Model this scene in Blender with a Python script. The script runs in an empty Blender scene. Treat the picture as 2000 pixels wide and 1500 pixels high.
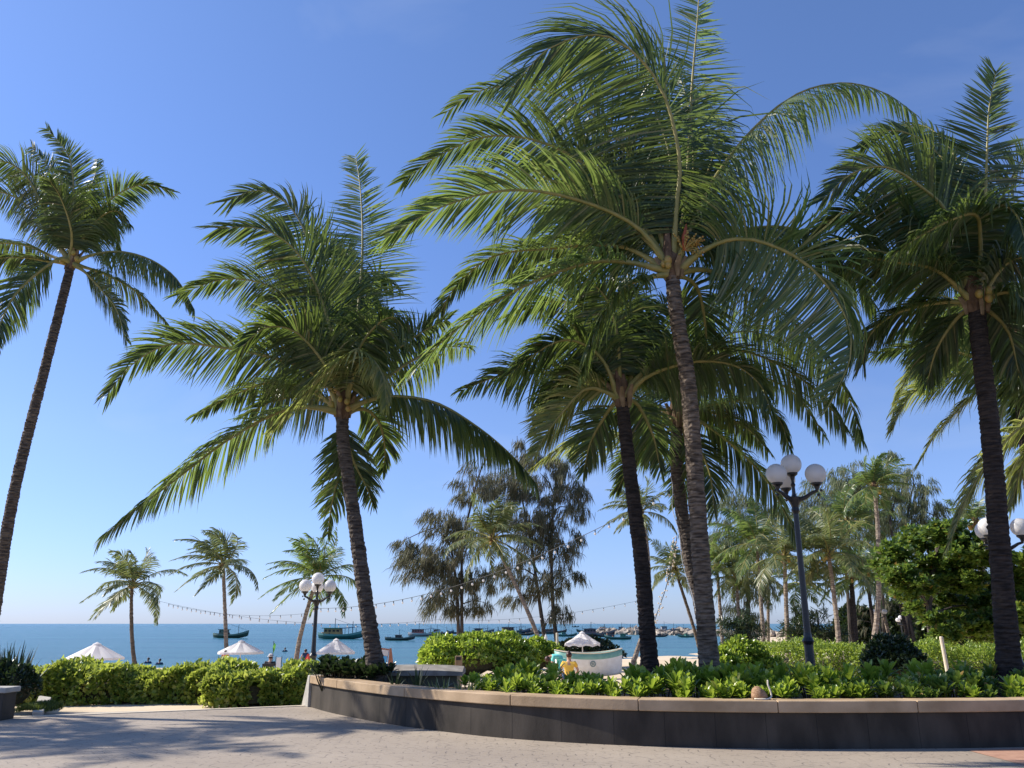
import bpy, bmesh, math, random
import numpy as np
from mathutils import Vector, Matrix, Euler

# ------------------------------------------------------------------ camera, sky, sun, exposure
SC = bpy.context.scene
PITCH = math.radians(16.3); FPX = 1600.0; EYE = 1.6
cam_data = bpy.data.cameras.new("camera"); cam = bpy.data.objects.new("camera", cam_data)
SC.collection.objects.link(cam); SC.camera = cam
cam_data.sensor_width = 36.0; cam_data.lens = 36.0 * FPX / 2000.0
cam_data.clip_start = 0.1; cam_data.clip_end = 20000
cam.location = (0, 0, EYE); cam.rotation_euler = (math.radians(90) + PITCH, 0, 0)

SUN_AZ = math.radians(76); SUN_EL = math.radians(37)          # azimuth to the left of the view direction
SUN = Vector((-math.sin(SUN_AZ)*math.cos(SUN_EL), math.cos(SUN_AZ)*math.cos(SUN_EL), math.sin(SUN_EL)))
world = bpy.data.worlds.new("World"); SC.world = world; world.use_nodes = True
wn = world.node_tree.nodes; wl = world.node_tree.links
sky = wn.new("ShaderNodeTexSky"); sky.sky_type = 'NISHITA'; sky.sun_disc = False
sky.sun_elevation = SUN_EL; sky.sun_rotation = -SUN_AZ
sky.air_density = 1.0; sky.dust_density = 0.25; sky.ozone_density = 2.6; sky.altitude = 0
# the tropical air is bluer near the horizon than the model's: tint by elevation
tcw = wn.new("ShaderNodeTexCoord"); sepw = wn.new("ShaderNodeSeparateXYZ"); rampw = wn.new("ShaderNodeValToRGB"); mulw = wn.new("ShaderNodeMixRGB")
wl.new(tcw.outputs["Generated"], sepw.inputs[0]); wl.new(sepw.outputs[2], rampw.inputs[0])
SKY_T = [(0.0, (0.71, 0.89, 1.58)), (0.20, (1.06, 1.13, 1.50)), (0.45, (1.10, 1.26, 1.70)), (0.70, (1.26, 1.40, 1.75))]
while len(rampw.color_ramp.elements) < len(SKY_T): rampw.color_ramp.elements.new(0.5)
for e_, (p_, c_) in zip(rampw.color_ramp.elements, SKY_T): e_.position = p_; e_.color = (*[v/1.75 for v in c_], 1)
mulw.blend_type = 'MULTIPLY'; mulw.inputs[0].default_value = 1.0
wl.new(sky.outputs[0], mulw.inputs[1]); wl.new(rampw.outputs[0], mulw.inputs[2]); # a few barely visible wisps of high cloud
mpw = wn.new("ShaderNodeMapping"); mpw.inputs["Scale"].default_value = (1.6, 1.6, 4.0); wl.new(tcw.outputs["Generated"], mpw.inputs[0])
nzw = wn.new("ShaderNodeTexNoise"); nzw.inputs["Scale"].default_value = 2.2; nzw.inputs["Detail"].default_value = 9; nzw.inputs["Distortion"].default_value = 0.6; wl.new(mpw.outputs[0], nzw.inputs[0])
mrw = wn.new("ShaderNodeMapRange"); mrw.inputs[1].default_value = 0.56; mrw.inputs[2].default_value = 0.80; mrw.inputs[3].default_value = 0.0; mrw.inputs[4].default_value = 0.13; wl.new(nzw.outputs[0], mrw.inputs[0])
mxw = wn.new("ShaderNodeMixRGB"); wl.new(mrw.outputs[0], mxw.inputs[0]); wl.new(mulw.outputs[0], mxw.inputs[1]); mxw.inputs[2].default_value = (4.2, 4.5, 5.0, 1)
wl.new(mxw.outputs[0], wn["Background"].inputs[0])
wn["Background"].inputs[1].default_value = 0.131
sd = bpy.data.lights.new("sun", 'SUN'); sd.energy = 5.0; sd.angle = math.radians(0.53); sd.color = (1.0, 0.93, 0.82)
so = bpy.data.objects.new("sun", sd); SC.collection.objects.link(so)
so.rotation_euler = (-SUN).to_track_quat('-Z', 'Y').to_euler(); so.location = (-30, 20, 40)
SC.view_settings.view_transform = 'Standard'; SC.view_settings.look = 'None'
SC.view_settings.exposure = 0.62; SC.view_settings.gamma = 1.0
SC.render.engine = 'CYCLES'
SC.cycles.max_bounces = 8; SC.cycles.transparent_max_bounces = 8; SC.cycles.caustics_reflective = False

rnd = random.Random(7); NR = np.random.RandomState(11)
FWD = Vector((0, math.cos(PITCH), math.sin(PITCH))); UPV = Vector((0, -math.sin(PITCH), math.cos(PITCH)))

def P(px, py, Y):
    """World point on the photo's ray through (px, py) at distance Y along +Y."""
    d = FWD + Vector((1, 0, 0)) * ((px-1000)/FPX) + UPV * ((750-py)/FPX)
    return Vector((0, 0, EYE)) + d * (Y / d.y)

def PX(Y): return Y * 1.04 / FPX                                # metres per photo pixel, roughly

# ------------------------------------------------------------------ object helpers
COL = SC.collection
def tag(o, label=None, cat=None, group=None, kind=None):
    if label: o['label'] = label
    if cat: o['category'] = cat
    if group: o['group'] = group
    if kind: o['kind'] = kind
    return o
def thing(name, loc, label, cat, group=None):
    o = bpy.data.objects.new(name, None); COL.objects.link(o); o.location = loc; o.empty_display_size = 0.2
    return tag(o, label, cat, group)
def link(name, me, parent=None, loc=None):
    o = bpy.data.objects.new(name, me); COL.objects.link(o)
    if parent is not None: o.parent = parent
    if loc is not None: o.location = loc
    return o
def dup(root, loc, rotz=0, scale=1.0, label=None):
    def cp(o, par):
        c = o.copy(); COL.objects.link(c)
        if par is not None: c.parent = par
        for ch in kids(o): cp(ch, c)
        return c
    r = cp(root, None); r.location = loc; r.rotation_euler = (0, 0, rotz); r.scale = (scale,)*3
    if label: r['label'] = label
    return r
def kids(o): return [c for c in COL.objects if c.parent == o]

class MB:
    def __init__(s): s.v = []; s.f = []; s.m = []
    def add(s, V, F, mi=0):
        b = len(s.v); s.v += [tuple(p) for p in V]; s.f += [tuple(b+i for i in f) for f in F]; s.m += [mi]*len(F)
        return s
    def box(s, c, size, mi=0, rot=None, taper=1.0):
        hx, hy, hz = size[0]/2, size[1]/2, size[2]/2
        V = [Vector((x*hx*(taper if z > 0 else 1), y*hy*(taper if z > 0 else 1), z*hz)) for z in (-1, 1) for x, y in ((-1,-1),(1,-1),(1,1),(-1,1))]
        if rot is not None: V = [rot @ p for p in V]
        V = [p + Vector(c) for p in V]
        return s.add(V, [(3,2,1,0),(4,5,6,7),(0,1,5,4),(1,2,6,5),(2,3,7,6),(3,0,4,7)], mi)
    def tube(s, pts, radii, n=8, mi=0, cap=True, squash=1.0):
        pts = [Vector(p) for p in pts]
        if not hasattr(radii, '__len__'): radii = [radii]*len(pts)
        V = []; ref = None
        for i, p in enumerate(pts):
            t = (pts[min(i+1, len(pts)-1)] - pts[max(i-1, 0)]).normalized()
            if ref is None: ref = t.orthogonal().normalized() if abs(t.z) < 0.9 else Vector((1, 0, 0))
            a = (ref - t*ref.dot(t)).normalized(); ref = a; b = t.cross(a)
            for k in range(n):
                th = 2*math.pi*k/n
                V.append(p + (a*math.cos(th) + b*math.sin(th)*squash)*radii[i])
        F = [(i*n+k, i*n+(k+1) % n, (i+1)*n+(k+1) % n, (i+1)*n+k) for i in range(len(pts)-1) for k in range(n)]
        if cap: F += [tuple(range(n-1, -1, -1)), tuple((len(pts)-1)*n+k for k in range(n))]
        return s.add(V, F, mi)
    def lathe(s, prof, n=16, c=(0, 0, 0), mi=0, cap=True):
        c = Vector(c); V = [c + Vector((r*math.cos(2*math.pi*k/n), r*math.sin(2*math.pi*k/n), z)) for r, z in prof for k in range(n)]
        F = [(i*n+k, i*n+(k+1) % n, (i+1)*n+(k+1) % n, (i+1)*n+k) for i in range(len(prof)-1) for k in range(n)]
        if cap: F += [tuple(range(n-1, -1, -1)), tuple((len(prof)-1)*n+k for k in range(n))]
        return s.add(V, F, mi)
    def ball(s, c, r, mi=0, n=14, sq=(1, 1, 1)):
        m = n//2; prof = [(math.sin(math.pi*(i+0.02)/(m+0.04)), -math.cos(math.pi*(i+0.02)/(m+0.04))) for i in range(m+1)]
        c = Vector(c); V = [c + Vector((q*math.cos(2*math.pi*k/n)*r*sq[0], q*math.sin(2*math.pi*k/n)*r*sq[1], z*r*sq[2])) for q, z in prof for k in range(n)]
        F = [(i*n+k, i*n+(k+1) % n, (i+1)*n+(k+1) % n, (i+1)*n+k) for i in range(m) for k in range(n)]
        F += [tuple(range(n-1, -1, -1)), tuple(m*n+k for k in range(n))]
        return s.add(V, F, mi)
    def build(s, name, mats, parent=None, loc=None, smooth=False, bevel=0):
        me = bpy.data.meshes.new(name); me.from_pydata(s.v, [], s.f)
        for m in (mats if isinstance(mats, (list, tuple)) else [mats]): me.materials.append(m)
        me.polygons.foreach_set("material_index", s.m)
        if smooth: me.polygons.foreach_set("use_smooth", [True]*len(s.f))
        me.update()
        o = link(name, me, parent, loc)
        if bevel:
            b = o.modifiers.new("bevel", 'BEVEL'); b.width = bevel; b.segments = 2; b.limit_method = 'ANGLE'
        return o

def np_mesh(name, V, polys, mats):
    """polys: list of (index array (n,k), material index)."""
    me = bpy.data.meshes.new(name)
    V = np.asarray(V, dtype=np.float32); me.vertices.add(len(V)); me.vertices.foreach_set("co", V.ravel())
    loops = np.concatenate([np.asarray(p).ravel() for p, _ in polys]).astype(np.int32)
    sizes = np.concatenate([np.full(len(p), np.asarray(p).shape[1]) for p, _ in polys]).astype(np.int32)
    mi = np.concatenate([np.full(len(p), m) for p, m in polys]).astype(np.int32)
    starts = np.concatenate([[0], np.cumsum(sizes)[:-1]]).astype(np.int32)
    me.loops.add(len(loops)); me.loops.foreach_set("vertex_index", loops)
    me.polygons.add(len(sizes)); me.polygons.foreach_set("loop_start", starts); me.polygons.foreach_set("loop_total", sizes)
    me.polygons.foreach_set("material_index", mi)
    for m in mats: me.materials.append(m)
    me.update(calc_edges=True); me.validate()
    return me

# ------------------------------------------------------------------ materials
def mat(name, color, rough=0.6, color2=None, scale=8.0, spec=0.4, bump=0.0, bscale=None, stretch=(1, 1, 1), metal=0.0, detail=6, ramp=(0.35, 0.65)):
    m = bpy.data.materials.new(name); m.use_nodes = True; nt = m.node_tree; b = nt.nodes["Principled BSDF"]
    b.inputs["Base Color"].default_value = (*color, 1); b.inputs["Roughness"].default_value = rough
    b.inputs["Specular IOR Level"].default_value = spec; b.inputs["Metallic"].default_value = metal
    tc = nt.nodes.new("ShaderNodeTexCoord"); mp = nt.nodes.new("ShaderNodeMapping"); mp.inputs["Scale"].default_value = stretch
    nt.links.new(tc.outputs["Object"], mp.inputs[0])
    if color2 is not None:
        nz = nt.nodes.new("ShaderNodeTexNoise"); nz.inputs["Scale"].default_value = scale; nz.inputs["Detail"].default_value = detail
        nt.links.new(mp.outputs[0], nz.inputs[0])
        cr = nt.nodes.new("ShaderNodeValToRGB"); cr.color_ramp.elements[0].position = ramp[0]; cr.color_ramp.elements[1].position = ramp[1]
        cr.color_ramp.elements[0].color = (*color, 1); cr.color_ramp.elements[1].color = (*color2, 1)
        nt.links.new(nz.outputs[0], cr.inputs[0]); nt.links.new(cr.outputs[0], b.inputs["Base Color"])
    if bump:
        nb = nt.nodes.new("ShaderNodeTexNoise"); nb.inputs["Scale"].default_value = bscale or scale*3; nb.inputs["Detail"].default_value = 5
        nt.links.new(mp.outputs[0], nb.inputs[0])
        bp = nt.nodes.new("ShaderNodeBump"); bp.inputs["Strength"].default_value = bump; bp.inputs["Distance"].default_value = 0.02
        nt.links.new(nb.outputs[0], bp.inputs["Height"]); nt.links.new(bp.outputs[0], b.inputs["Normal"])
    return m

def leaf_mat(name, cols, trans, tfac=0.3, rough=0.38, spec=0.5):
    """Leaf: colour varies from leaf to leaf (each leaf is an island), light passes through it."""
    m = bpy.data.materials.new(name); m.use_nodes = True; nt = m.node_tree; b = nt.nodes["Principled BSDF"]; out = nt.nodes["Material Output"]
    g = nt.nodes.new("ShaderNodeNewGeometry"); cr = nt.nodes.new("ShaderNodeValToRGB")
    el = cr.color_ramp.elements
    while len(el) < len(cols): el.new(0.5)
    for i, (p, c) in enumerate(cols): el[i].position = p; el[i].color = (*c, 1)
    nt.links.new(g.outputs["Random Per Island"], cr.inputs[0]); nt.links.new(cr.outputs[0], b.inputs["Base Color"])
    b.inputs["Roughness"].default_value = rough; b.inputs["Specular IOR Level"].default_value = spec
    tr = nt.nodes.new("ShaderNodeBsdfTranslucent"); mx = nt.nodes.new("ShaderNodeMixRGB"); mx.blend_type = 'MIX'; mx.inputs[0].default_value = 0.6
    nt.links.new(cr.outputs[0], mx.inputs[1]); mx.inputs[2].default_value = (*trans, 1); nt.links.new(mx.outputs[0], tr.inputs[0])
    ms = nt.nodes.new("ShaderNodeMixShader"); ms.inputs[0].default_value = tfac
    nt.links.new(b.outputs[0], ms.inputs[1]); nt.links.new(tr.outputs[0], ms.inputs[2]); nt.links.new(ms.outputs[0], out.inputs[0])
    return m

M = {}
M['palm'] = leaf_mat("palm leaf", [(0.0, (0.022, 0.046, 0.022)), (0.5, (0.046, 0.082, 0.030)), (0.88, (0.095, 0.130, 0.045)), (1.0, (0.24, 0.21, 0.10))], (0.27, 0.37, 0.06), 0.42, 0.35, 0.42)
M['palm_pale'] = leaf_mat("backlit pale palm leaf", [(0.0, (0.09, 0.13, 0.045)), (0.6, (0.17, 0.20, 0.07)), (1.0, (0.40, 0.35, 0.15))], (0.48, 0.54, 0.11), 0.45, 0.40, 0.5)  # pale yellow-green tone bakes backlight into the drooping fronds
M['palm_far'] = leaf_mat("far palm leaf", [(0.0, (0.055, 0.085, 0.036)), (0.6, (0.120, 0.150, 0.062)), (1.0, (0.28, 0.26, 0.13))], (0.34, 0.40, 0.10), 0.36, 0.40, 0.5)
M['palm_mid'] = leaf_mat("sunlit and grove palm leaf", [(0.0, (0.038, 0.078, 0.032)), (0.6, (0.092, 0.145, 0.052)), (1.0, (0.28, 0.26, 0.12))], (0.36, 0.50, 0.09), 0.42, 0.36, 0.5)  # grove leaf; its brighter tone also paints sunlight into the near palms' lit fronds
M['rachis'] = mat("palm stalk", (0.20, 0.19, 0.05), 0.5, (0.30, 0.25, 0.08), 6)
M['hedge'] = leaf_mat("hedge leaf", [(0.0, (0.06, 0.12, 0.022)), (0.35, (0.165, 0.245, 0.040)), (0.8, (0.35, 0.41, 0.075)), (1.0, (0.54, 0.52, 0.15))], (0.60, 0.68, 0.09), 0.45, 0.35, 0.5)
M['hedge_fine'] = leaf_mat("fine hedge leaf", [(0.0, (0.07, 0.13, 0.018)), (0.5, (0.17, 0.26, 0.035)), (1.0, (0.34, 0.40, 0.075))], (0.52, 0.64, 0.07), 0.42, 0.35, 0.5)
M['sealettuce'] = leaf_mat("glossy shrub leaf", [(0.0, (0.055, 0.125, 0.016)), (0.4, (0.14, 0.245, 0.030)), (0.85, (0.28, 0.37, 0.055)), (1.0, (0.44, 0.46, 0.11))], (0.54, 0.68, 0.07), 0.46, 0.28, 0.55)
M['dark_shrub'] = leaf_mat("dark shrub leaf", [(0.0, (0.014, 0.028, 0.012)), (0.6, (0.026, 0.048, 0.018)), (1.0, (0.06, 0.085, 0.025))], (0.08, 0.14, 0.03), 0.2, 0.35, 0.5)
M['needle'] = leaf_mat("drooping needle", [(0.0, (0.060, 0.068, 0.042)), (0.5, (0.108, 0.118, 0.066)), (1.0, (0.22, 0.18, 0.12))], (0.22, 0.22, 0.11), 0.3, 0.6, 0.25)
M['needle_pale'] = leaf_mat("pale drooping needle", [(0.0, (0.085, 0.115, 0.065)), (0.6, (0.145, 0.18, 0.09)), (1.0, (0.24, 0.22, 0.13))], (0.28, 0.32, 0.14), 0.34, 0.6, 0.25)
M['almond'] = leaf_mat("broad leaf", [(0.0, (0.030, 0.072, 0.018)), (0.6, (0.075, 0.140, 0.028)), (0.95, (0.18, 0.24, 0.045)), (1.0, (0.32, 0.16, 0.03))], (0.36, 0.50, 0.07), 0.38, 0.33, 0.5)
M['strap'] = leaf_mat("strap leaf", [(0.0, (0.05, 0.09, 0.03)), (1.0, (0.22, 0.26, 0.10))], (0.3, 0.36, 0.08), 0.25, 0.35)
M['agave'] = leaf_mat("spiky leaf", [(0.0, (0.012, 0.028, 0.018)), (1.0, (0.03, 0.055, 0.03))], (0.06, 0.1, 0.03), 0.12, 0.6, 0.25)
M['grass'] = leaf_mat("grass blade", [(0.0, (0.05, 0.08, 0.015)), (1.0, (0.13, 0.17, 0.03))], (0.2, 0.25, 0.04), 0.25, 0.5)
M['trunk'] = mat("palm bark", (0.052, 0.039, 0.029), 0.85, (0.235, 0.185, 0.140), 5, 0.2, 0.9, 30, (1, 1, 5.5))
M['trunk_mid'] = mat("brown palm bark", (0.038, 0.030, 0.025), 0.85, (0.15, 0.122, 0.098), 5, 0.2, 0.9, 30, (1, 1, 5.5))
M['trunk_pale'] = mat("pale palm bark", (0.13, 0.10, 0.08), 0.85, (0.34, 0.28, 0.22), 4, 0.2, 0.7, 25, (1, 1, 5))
M['trunk_dark'] = mat("dark shaded palm bark", (0.022, 0.018, 0.016), 0.9, (0.065, 0.05, 0.042), 5, 0.15, 0.8, 30, (1, 1, 6))  # dark bark, also with shade baked in for the trunk under the tallest crown
M['fiber'] = mat("palm fibre", (0.075, 0.045, 0.028), 0.9, (0.18, 0.115, 0.07), 9, 0.2, 1.0, 40, (1, 1, 0.4))
M['sheath'] = mat("dry leaf base", (0.16, 0.11, 0.055), 0.8, (0.27, 0.19, 0.11), 7, 0.2, 0.4)
M['spathe'] = mat("orange flower sheath", (0.42, 0.10, 0.04), 0.7, (0.30, 0.08, 0.03), 12)
M['coconut'] = mat("young coconut", (0.30, 0.26, 0.06), 0.5, (0.40, 0.22, 0.06), 10)
M['bark'] = mat("tree bark", (0.05, 0.042, 0.036), 0.9, (0.12, 0.10, 0.085), 6, 0.2, 0.8, 25, (1, 1, 0.3))
M['twig'] = mat("twigs", (0.045, 0.04, 0.02), 0.9, (0.09, 0.075, 0.035), 15)
M['iron'] = mat("black painted iron", (0.012, 0.014, 0.018), 0.35, (0.02, 0.022, 0.026), 20, 0.5, 0.2, 60)
M['cap'] = mat("brown stone coping", (0.31, 0.215, 0.125), 0.7, (0.48, 0.345, 0.215), 2.2, 0.35, 0.15, 40, detail=10)
M['concrete'] = mat("grey concrete", (0.36, 0.34, 0.30), 0.85, (0.46, 0.43, 0.38), 4, 0.25, 0.3, 40)
M['pathc'] = mat("path concrete", (0.34, 0.30, 0.25), 0.9, (0.42, 0.38, 0.32), 1.5, 0.2, 0.3, 50)
M['kerb'] = mat("pale edging", (0.55, 0.47, 0.36), 0.85, (0.62, 0.54, 0.43), 6, 0.2, 0.2)
M['terracotta'] = mat("terracotta paving", (0.36, 0.20, 0.14), 0.8, (0.44, 0.26, 0.18), 6, 0.25, 0.3)
M['soil'] = mat("soil", (0.06, 0.045, 0.03), 0.95, (0.11, 0.085, 0.06), 9, 0.1, 0.8, 30)
M['white_plain'] = mat("white canvas", (0.78, 0.76, 0.73), 0.8, (0.84, 0.82, 0.79), 3, 0.2)
M['white_paint'] = mat("white paint", (0.78, 0.78, 0.76), 0.5, (0.70, 0.69, 0.66), 5)
M['cream'] = mat("cream paint", (0.70, 0.60, 0.46), 0.6, (0.62, 0.52, 0.39), 6)
M['aqua'] = mat("green boat paint", (0.16, 0.36, 0.30), 0.5, (0.22, 0.42, 0.35), 5)
M['teal'] = mat("turquoise cloth", (0.12, 0.55, 0.50), 0.85, (0.20, 0.66, 0.60), 14)
M['yellow'] = mat("yellow cloth", (0.80, 0.45, 0.05), 0.85, (0.85, 0.55, 0.10), 10)
M['red'] = mat("red cloth", (0.70, 0.05, 0.03), 0.8, (0.75, 0.10, 0.06), 10)
M['navy'] = mat("dark blue cloth", (0.02, 0.04, 0.10), 0.8, (0.03, 0.06, 0.14), 10)
M['skin'] = mat("skin", (0.42, 0.24, 0.16), 0.55, (0.46, 0.27, 0.18), 10)
M['hair'] = mat("dark hair", (0.03, 0.012, 0.008), 0.5, (0.06, 0.02, 0.012), 30)
M['wood'] = mat("weathered wood", (0.22, 0.15, 0.09), 0.85, (0.34, 0.25, 0.16), 8, 0.2, 0.4, 40, (1, 1, 0.2))
M['redwood'] = mat("brown red wood", (0.30, 0.12, 0.07), 0.7, (0.38, 0.17, 0.10), 8)
M['blue'] = mat("bright blue panel", (0.06, 0.30, 0.60), 0.5, (0.10, 0.42, 0.72), 3)
M['flag'] = mat("lime cloth", (0.22, 0.62, 0.10), 0.8, (0.28, 0.70, 0.14), 8)
M['black'] = mat("black", (0.012, 0.012, 0.014), 0.6, (0.02, 0.02, 0.022), 9)
M['lid'] = mat("grey cabinet lid", (0.20, 0.18, 0.155), 0.85, (0.30, 0.275, 0.24), 5, 0.15, 0.2)
M['cabinet'] = mat("olive cabinet", (0.075, 0.072, 0.045), 0.7, (0.10, 0.095, 0.06), 5)
M['greenlid'] = mat("green lid", (0.18, 0.33, 0.24), 0.6, (0.24, 0.38, 0.28), 5)
M['husk'] = mat("coconut husk", (0.28, 0.16, 0.09), 0.9, (0.45, 0.29, 0.18), 14, 0.15, 0.8, 60, (1, 1, 4))
M['husk_rim'] = mat("pale husk rim", (0.72, 0.60, 0.45), 0.8, (0.78, 0.70, 0.56), 20)
M['rock'] = mat("rock", (0.16, 0.14, 0.12), 0.9, (0.48, 0.41, 0.33), 0.6, 0.2, 0.5)
M['cable'] = mat("cable", (0.02, 0.02, 0.02), 0.6)

def glow_white():
    m = bpy.data.materials.new("opal glass"); m.use_nodes = True; nt = m.node_tree; b = nt.nodes["Principled BSDF"]
    b.inputs["Base Color"].default_value = (0.84, 0.82, 0.81, 1); b.inputs["Roughness"].default_value = 0.35
    tr = nt.nodes.new("ShaderNodeBsdfTranslucent"); tr.inputs[0].default_value = (0.84, 0.82, 0.80, 1)
    ms = nt.nodes.new("ShaderNodeMixShader"); ms.inputs[0].default_value = 0.38
    nt.links.new(b.outputs[0], ms.inputs[1]); nt.links.new(tr.outputs[0], ms.inputs[2])
    nt.links.new(ms.outputs[0], nt.nodes["Material Output"].inputs[0])
    return m
M['opal'] = glow_white(); M['white'] = glow_white(); M['white'].name = 'white canvas'; M['white'].node_tree.nodes['Principled BSDF'].inputs['Roughness'].default_value = .85

def sea_mat():
    m = bpy.data.materials.new("sea water"); m.use_nodes = True; nt = m.node_tree; b = nt.nodes["Principled BSDF"]
    g = nt.nodes.new("ShaderNodeNewGeometry"); mp = nt.nodes.new("ShaderNodeMapping"); mp.inputs["Scale"].default_value = (0.35, 1.0, 1)
    nt.links.new(g.outputs["Position"], mp.inputs[0])
    # large streaks of lighter and darker water
    mp2 = nt.nodes.new("ShaderNodeMapping"); mp2.inputs["Scale"].default_value = (0.006, 0.07, 1); nt.links.new(g.outputs["Position"], mp2.inputs[0])
    n0 = nt.nodes.new("ShaderNodeTexNoise"); n0.inputs["Scale"].default_value = 1.0; n0.inputs["Detail"].default_value = 6; nt.links.new(mp2.outputs[0], n0.inputs[0])
    cr = nt.nodes.new("ShaderNodeValToRGB"); cr.color_ramp.elements[0].position = 0.3; cr.color_ramp.elements[1].position = 0.7
    cr.color_ramp.elements[0].color = (0.014, 0.085, 0.112, 1); cr.color_ramp.elements[1].color = (0.046, 0.160, 0.180, 1)
    nt.links.new(n0.outputs[0], cr.inputs[0]); nt.links.new(cr.outputs[0], b.inputs["Base Color"])
    b.inputs["Roughness"].default_value = 0.22; b.inputs["IOR"].default_value = 1.33; b.inputs["Specular IOR Level"].default_value = 0.24
    n1 = nt.nodes.new("ShaderNodeTexNoise"); n1.inputs["Scale"].default_value = 0.9; n1.inputs["Detail"].default_value = 8; n1.inputs["Roughness"].default_value = 0.6
    nt.links.new(mp.outputs[0], n1.inputs[0])
    bp = nt.nodes.new("ShaderNodeBump"); bp.inputs["Strength"].default_value = 1.0; bp.inputs["Distance"].default_value = 0.55
    nt.links.new(n1.outputs[0], bp.inputs["Height"]); nt.links.new(bp.outputs[0], b.inputs["Normal"])
    return m
def sand_mat():
    m = mat("beach sand", (0.56, 0.44, 0.30), 0.95, (0.66, 0.54, 0.39), 0.35, 0.15, 0.6, 3.5)
    return m
def plaza_mat():
    """Stamped concrete: fans of arched setts."""
    m = bpy.data.materials.new("stamped concrete"); m.use_nodes = True; nt = m.node_tree; b = nt.nodes["Principled BSDF"]; L = nt.links
    def mth(op, a, bb=None, c=None):
        n = nt.nodes.new("ShaderNodeMath"); n.operation = op
        for i, v in enumerate((a, bb, c)):
            if v is None: continue
            if isinstance(v, (int, float)): n.inputs[i].default_value = v
            else: L.new(v, n.inputs[i])
        return n.outputs[0]
    g = nt.nodes.new("ShaderNodeNewGeometry")
    wob = nt.nodes.new("ShaderNodeTexNoise"); wob.inputs["Scale"].default_value = 3.0; L.new(g.outputs["Position"], wob.inputs[0])
    sep = nt.nodes.new("ShaderNodeSeparateXYZ"); L.new(g.outputs["Position"], sep.inputs[0])
    rx = mth('ADD', mth('MULTIPLY', sep.outputs[0], 0.94), mth('MULTIPLY', sep.outputs[1], 0.34))
    ry = mth('SUBTRACT', mth('MULTIPLY', sep.outputs[1], 0.94), mth('MULTIPLY', sep.outputs[0], 0.34))
    S = 1.0
    u = mth('ADD', mth('DIVIDE', rx, S), mth('MULTIPLY', wob.outputs[0], 0.06)); v = mth('DIVIDE', ry, S)
    h = 0.25
    row = mth('FLOOR', mth('DIVIDE', v, h)); dy = mth('SUBTRACT', v, mth('MULTIPLY', row, h))
    off = mth('MULTIPLY', mth('FLOORED_MODULO', row, 2.0), 0.5)
    dx = mth('SUBTRACT', mth('FLOORED_MODULO', mth('ADD', u, off), 1.0), 0.5)
    dx2 = mth('SUBTRACT', mth('FLOORED_MODULO', mth('ADD', mth('ADD', u, off), 0.5), 1.0), 0.5)
    d1 = mth('SQRT', mth('ADD', mth('MULTIPLY', dx, dx), mth('MULTIPLY', dy, dy)))
    dyb = mth('ADD', dy, h); d2 = mth('SQRT', mth('ADD', mth('MULTIPLY', dx2, dx2), mth('MULTIPLY', dyb, dyb)))
    ins = mth('LESS_THAN', d1, 0.5)
    d = mth('ADD', mth('MULTIPLY', ins, d1), mth('MULTIPLY', mth('SUBTRACT', 1.0, ins), d2))
    dxx = mth('ADD', mth('MULTIPLY', ins, dx), mth('MULTIPLY', mth('SUBTRACT', 1.0, ins), dx2))
    dyy = mth('ADD', mth('MULTIPLY', ins, dy), mth('MULTIPLY', mth('SUBTRACT', 1.0, ins), dyb))
    ang = mth('ARCTAN2', dyy, dxx)
    ring = mth('MULTIPLY', d, 8.0); fr = mth('ABSOLUTE', mth('SUBTRACT', mth('FRACT', ring), 0.5)); j1 = mth('GREATER_THAN', fr, 0.435)
    seg = mth('MULTIPLY', ang, mth('MAXIMUM', mth('FLOOR', ring), 1.0)); fs = mth('ABSOLUTE', mth('SUBTRACT', mth('FRACT', mth('MULTIPLY', seg, 0.9)), 0.5)); j2 = mth('GREATER_THAN', fs, 0.45)
    joint = mth('MAXIMUM', j1, mth('MULTIPLY', j2, 0.35))
    br = nt.nodes.new("ShaderNodeTexNoise"); br.inputs["Scale"].default_value = 5.0; br.inputs["Detail"].default_value = 3; L.new(g.outputs["Position"], br.inputs[0])
    joint = mth('MULTIPLY', joint, mth('SMOOTH_MIN', 1.0, mth('MULTIPLY', mth('MAXIMUM', mth('SUBTRACT', br.outputs[0], 0.46), 0.0), 9.0), 0.1))
    big = nt.nodes.new("ShaderNodeTexNoise"); big.inputs["Scale"].default_value = 0.5; big.inputs["Detail"].default_value = 8; L.new(g.outputs["Position"], big.inputs[0])
    cr = nt.nodes.new("ShaderNodeValToRGB"); cr.color_ramp.elements[0].position = 0.3; cr.color_ramp.elements[1].position = 0.7
    cr.color_ramp.elements[0].color = (0.345, 0.285, 0.226, 1); cr.color_ramp.elements[1].color = (0.445, 0.374, 0.298, 1); L.new(big.outputs[0], cr.inputs[0])
    fine = nt.nodes.new("ShaderNodeTexNoise"); fine.inputs["Scale"].default_value = 40; fine.inputs["Detail"].default_value = 4; L.new(g.outputs["Position"], fine.inputs[0])
    mx = nt.nodes.new("ShaderNodeMixRGB"); mx.blend_type = 'MULTIPLY'; mx.inputs[0].default_value = 0.35; L.new(cr.outputs[0], mx.inputs[1]); L.new(fine.outputs[0], mx.inputs[2])
    mj = nt.nodes.new("ShaderNodeMixRGB"); L.new(mth('MULTIPLY', joint, 0.7), mj.inputs[0]); L.new(mx.outputs[0], mj.inputs[1]); mj.inputs[2].default_value = (0.11, 0.095, 0.085, 1)
    L.new(mj.outputs[0], b.inputs["Base Color"]); b.inputs["Roughness"].default_value = 0.75; b.inputs["Specular IOR Level"].default_value = 0.3
    hgt = mth('SUBTRACT', mth('MULTIPLY', br.outputs[0], 0.6), joint)
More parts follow.
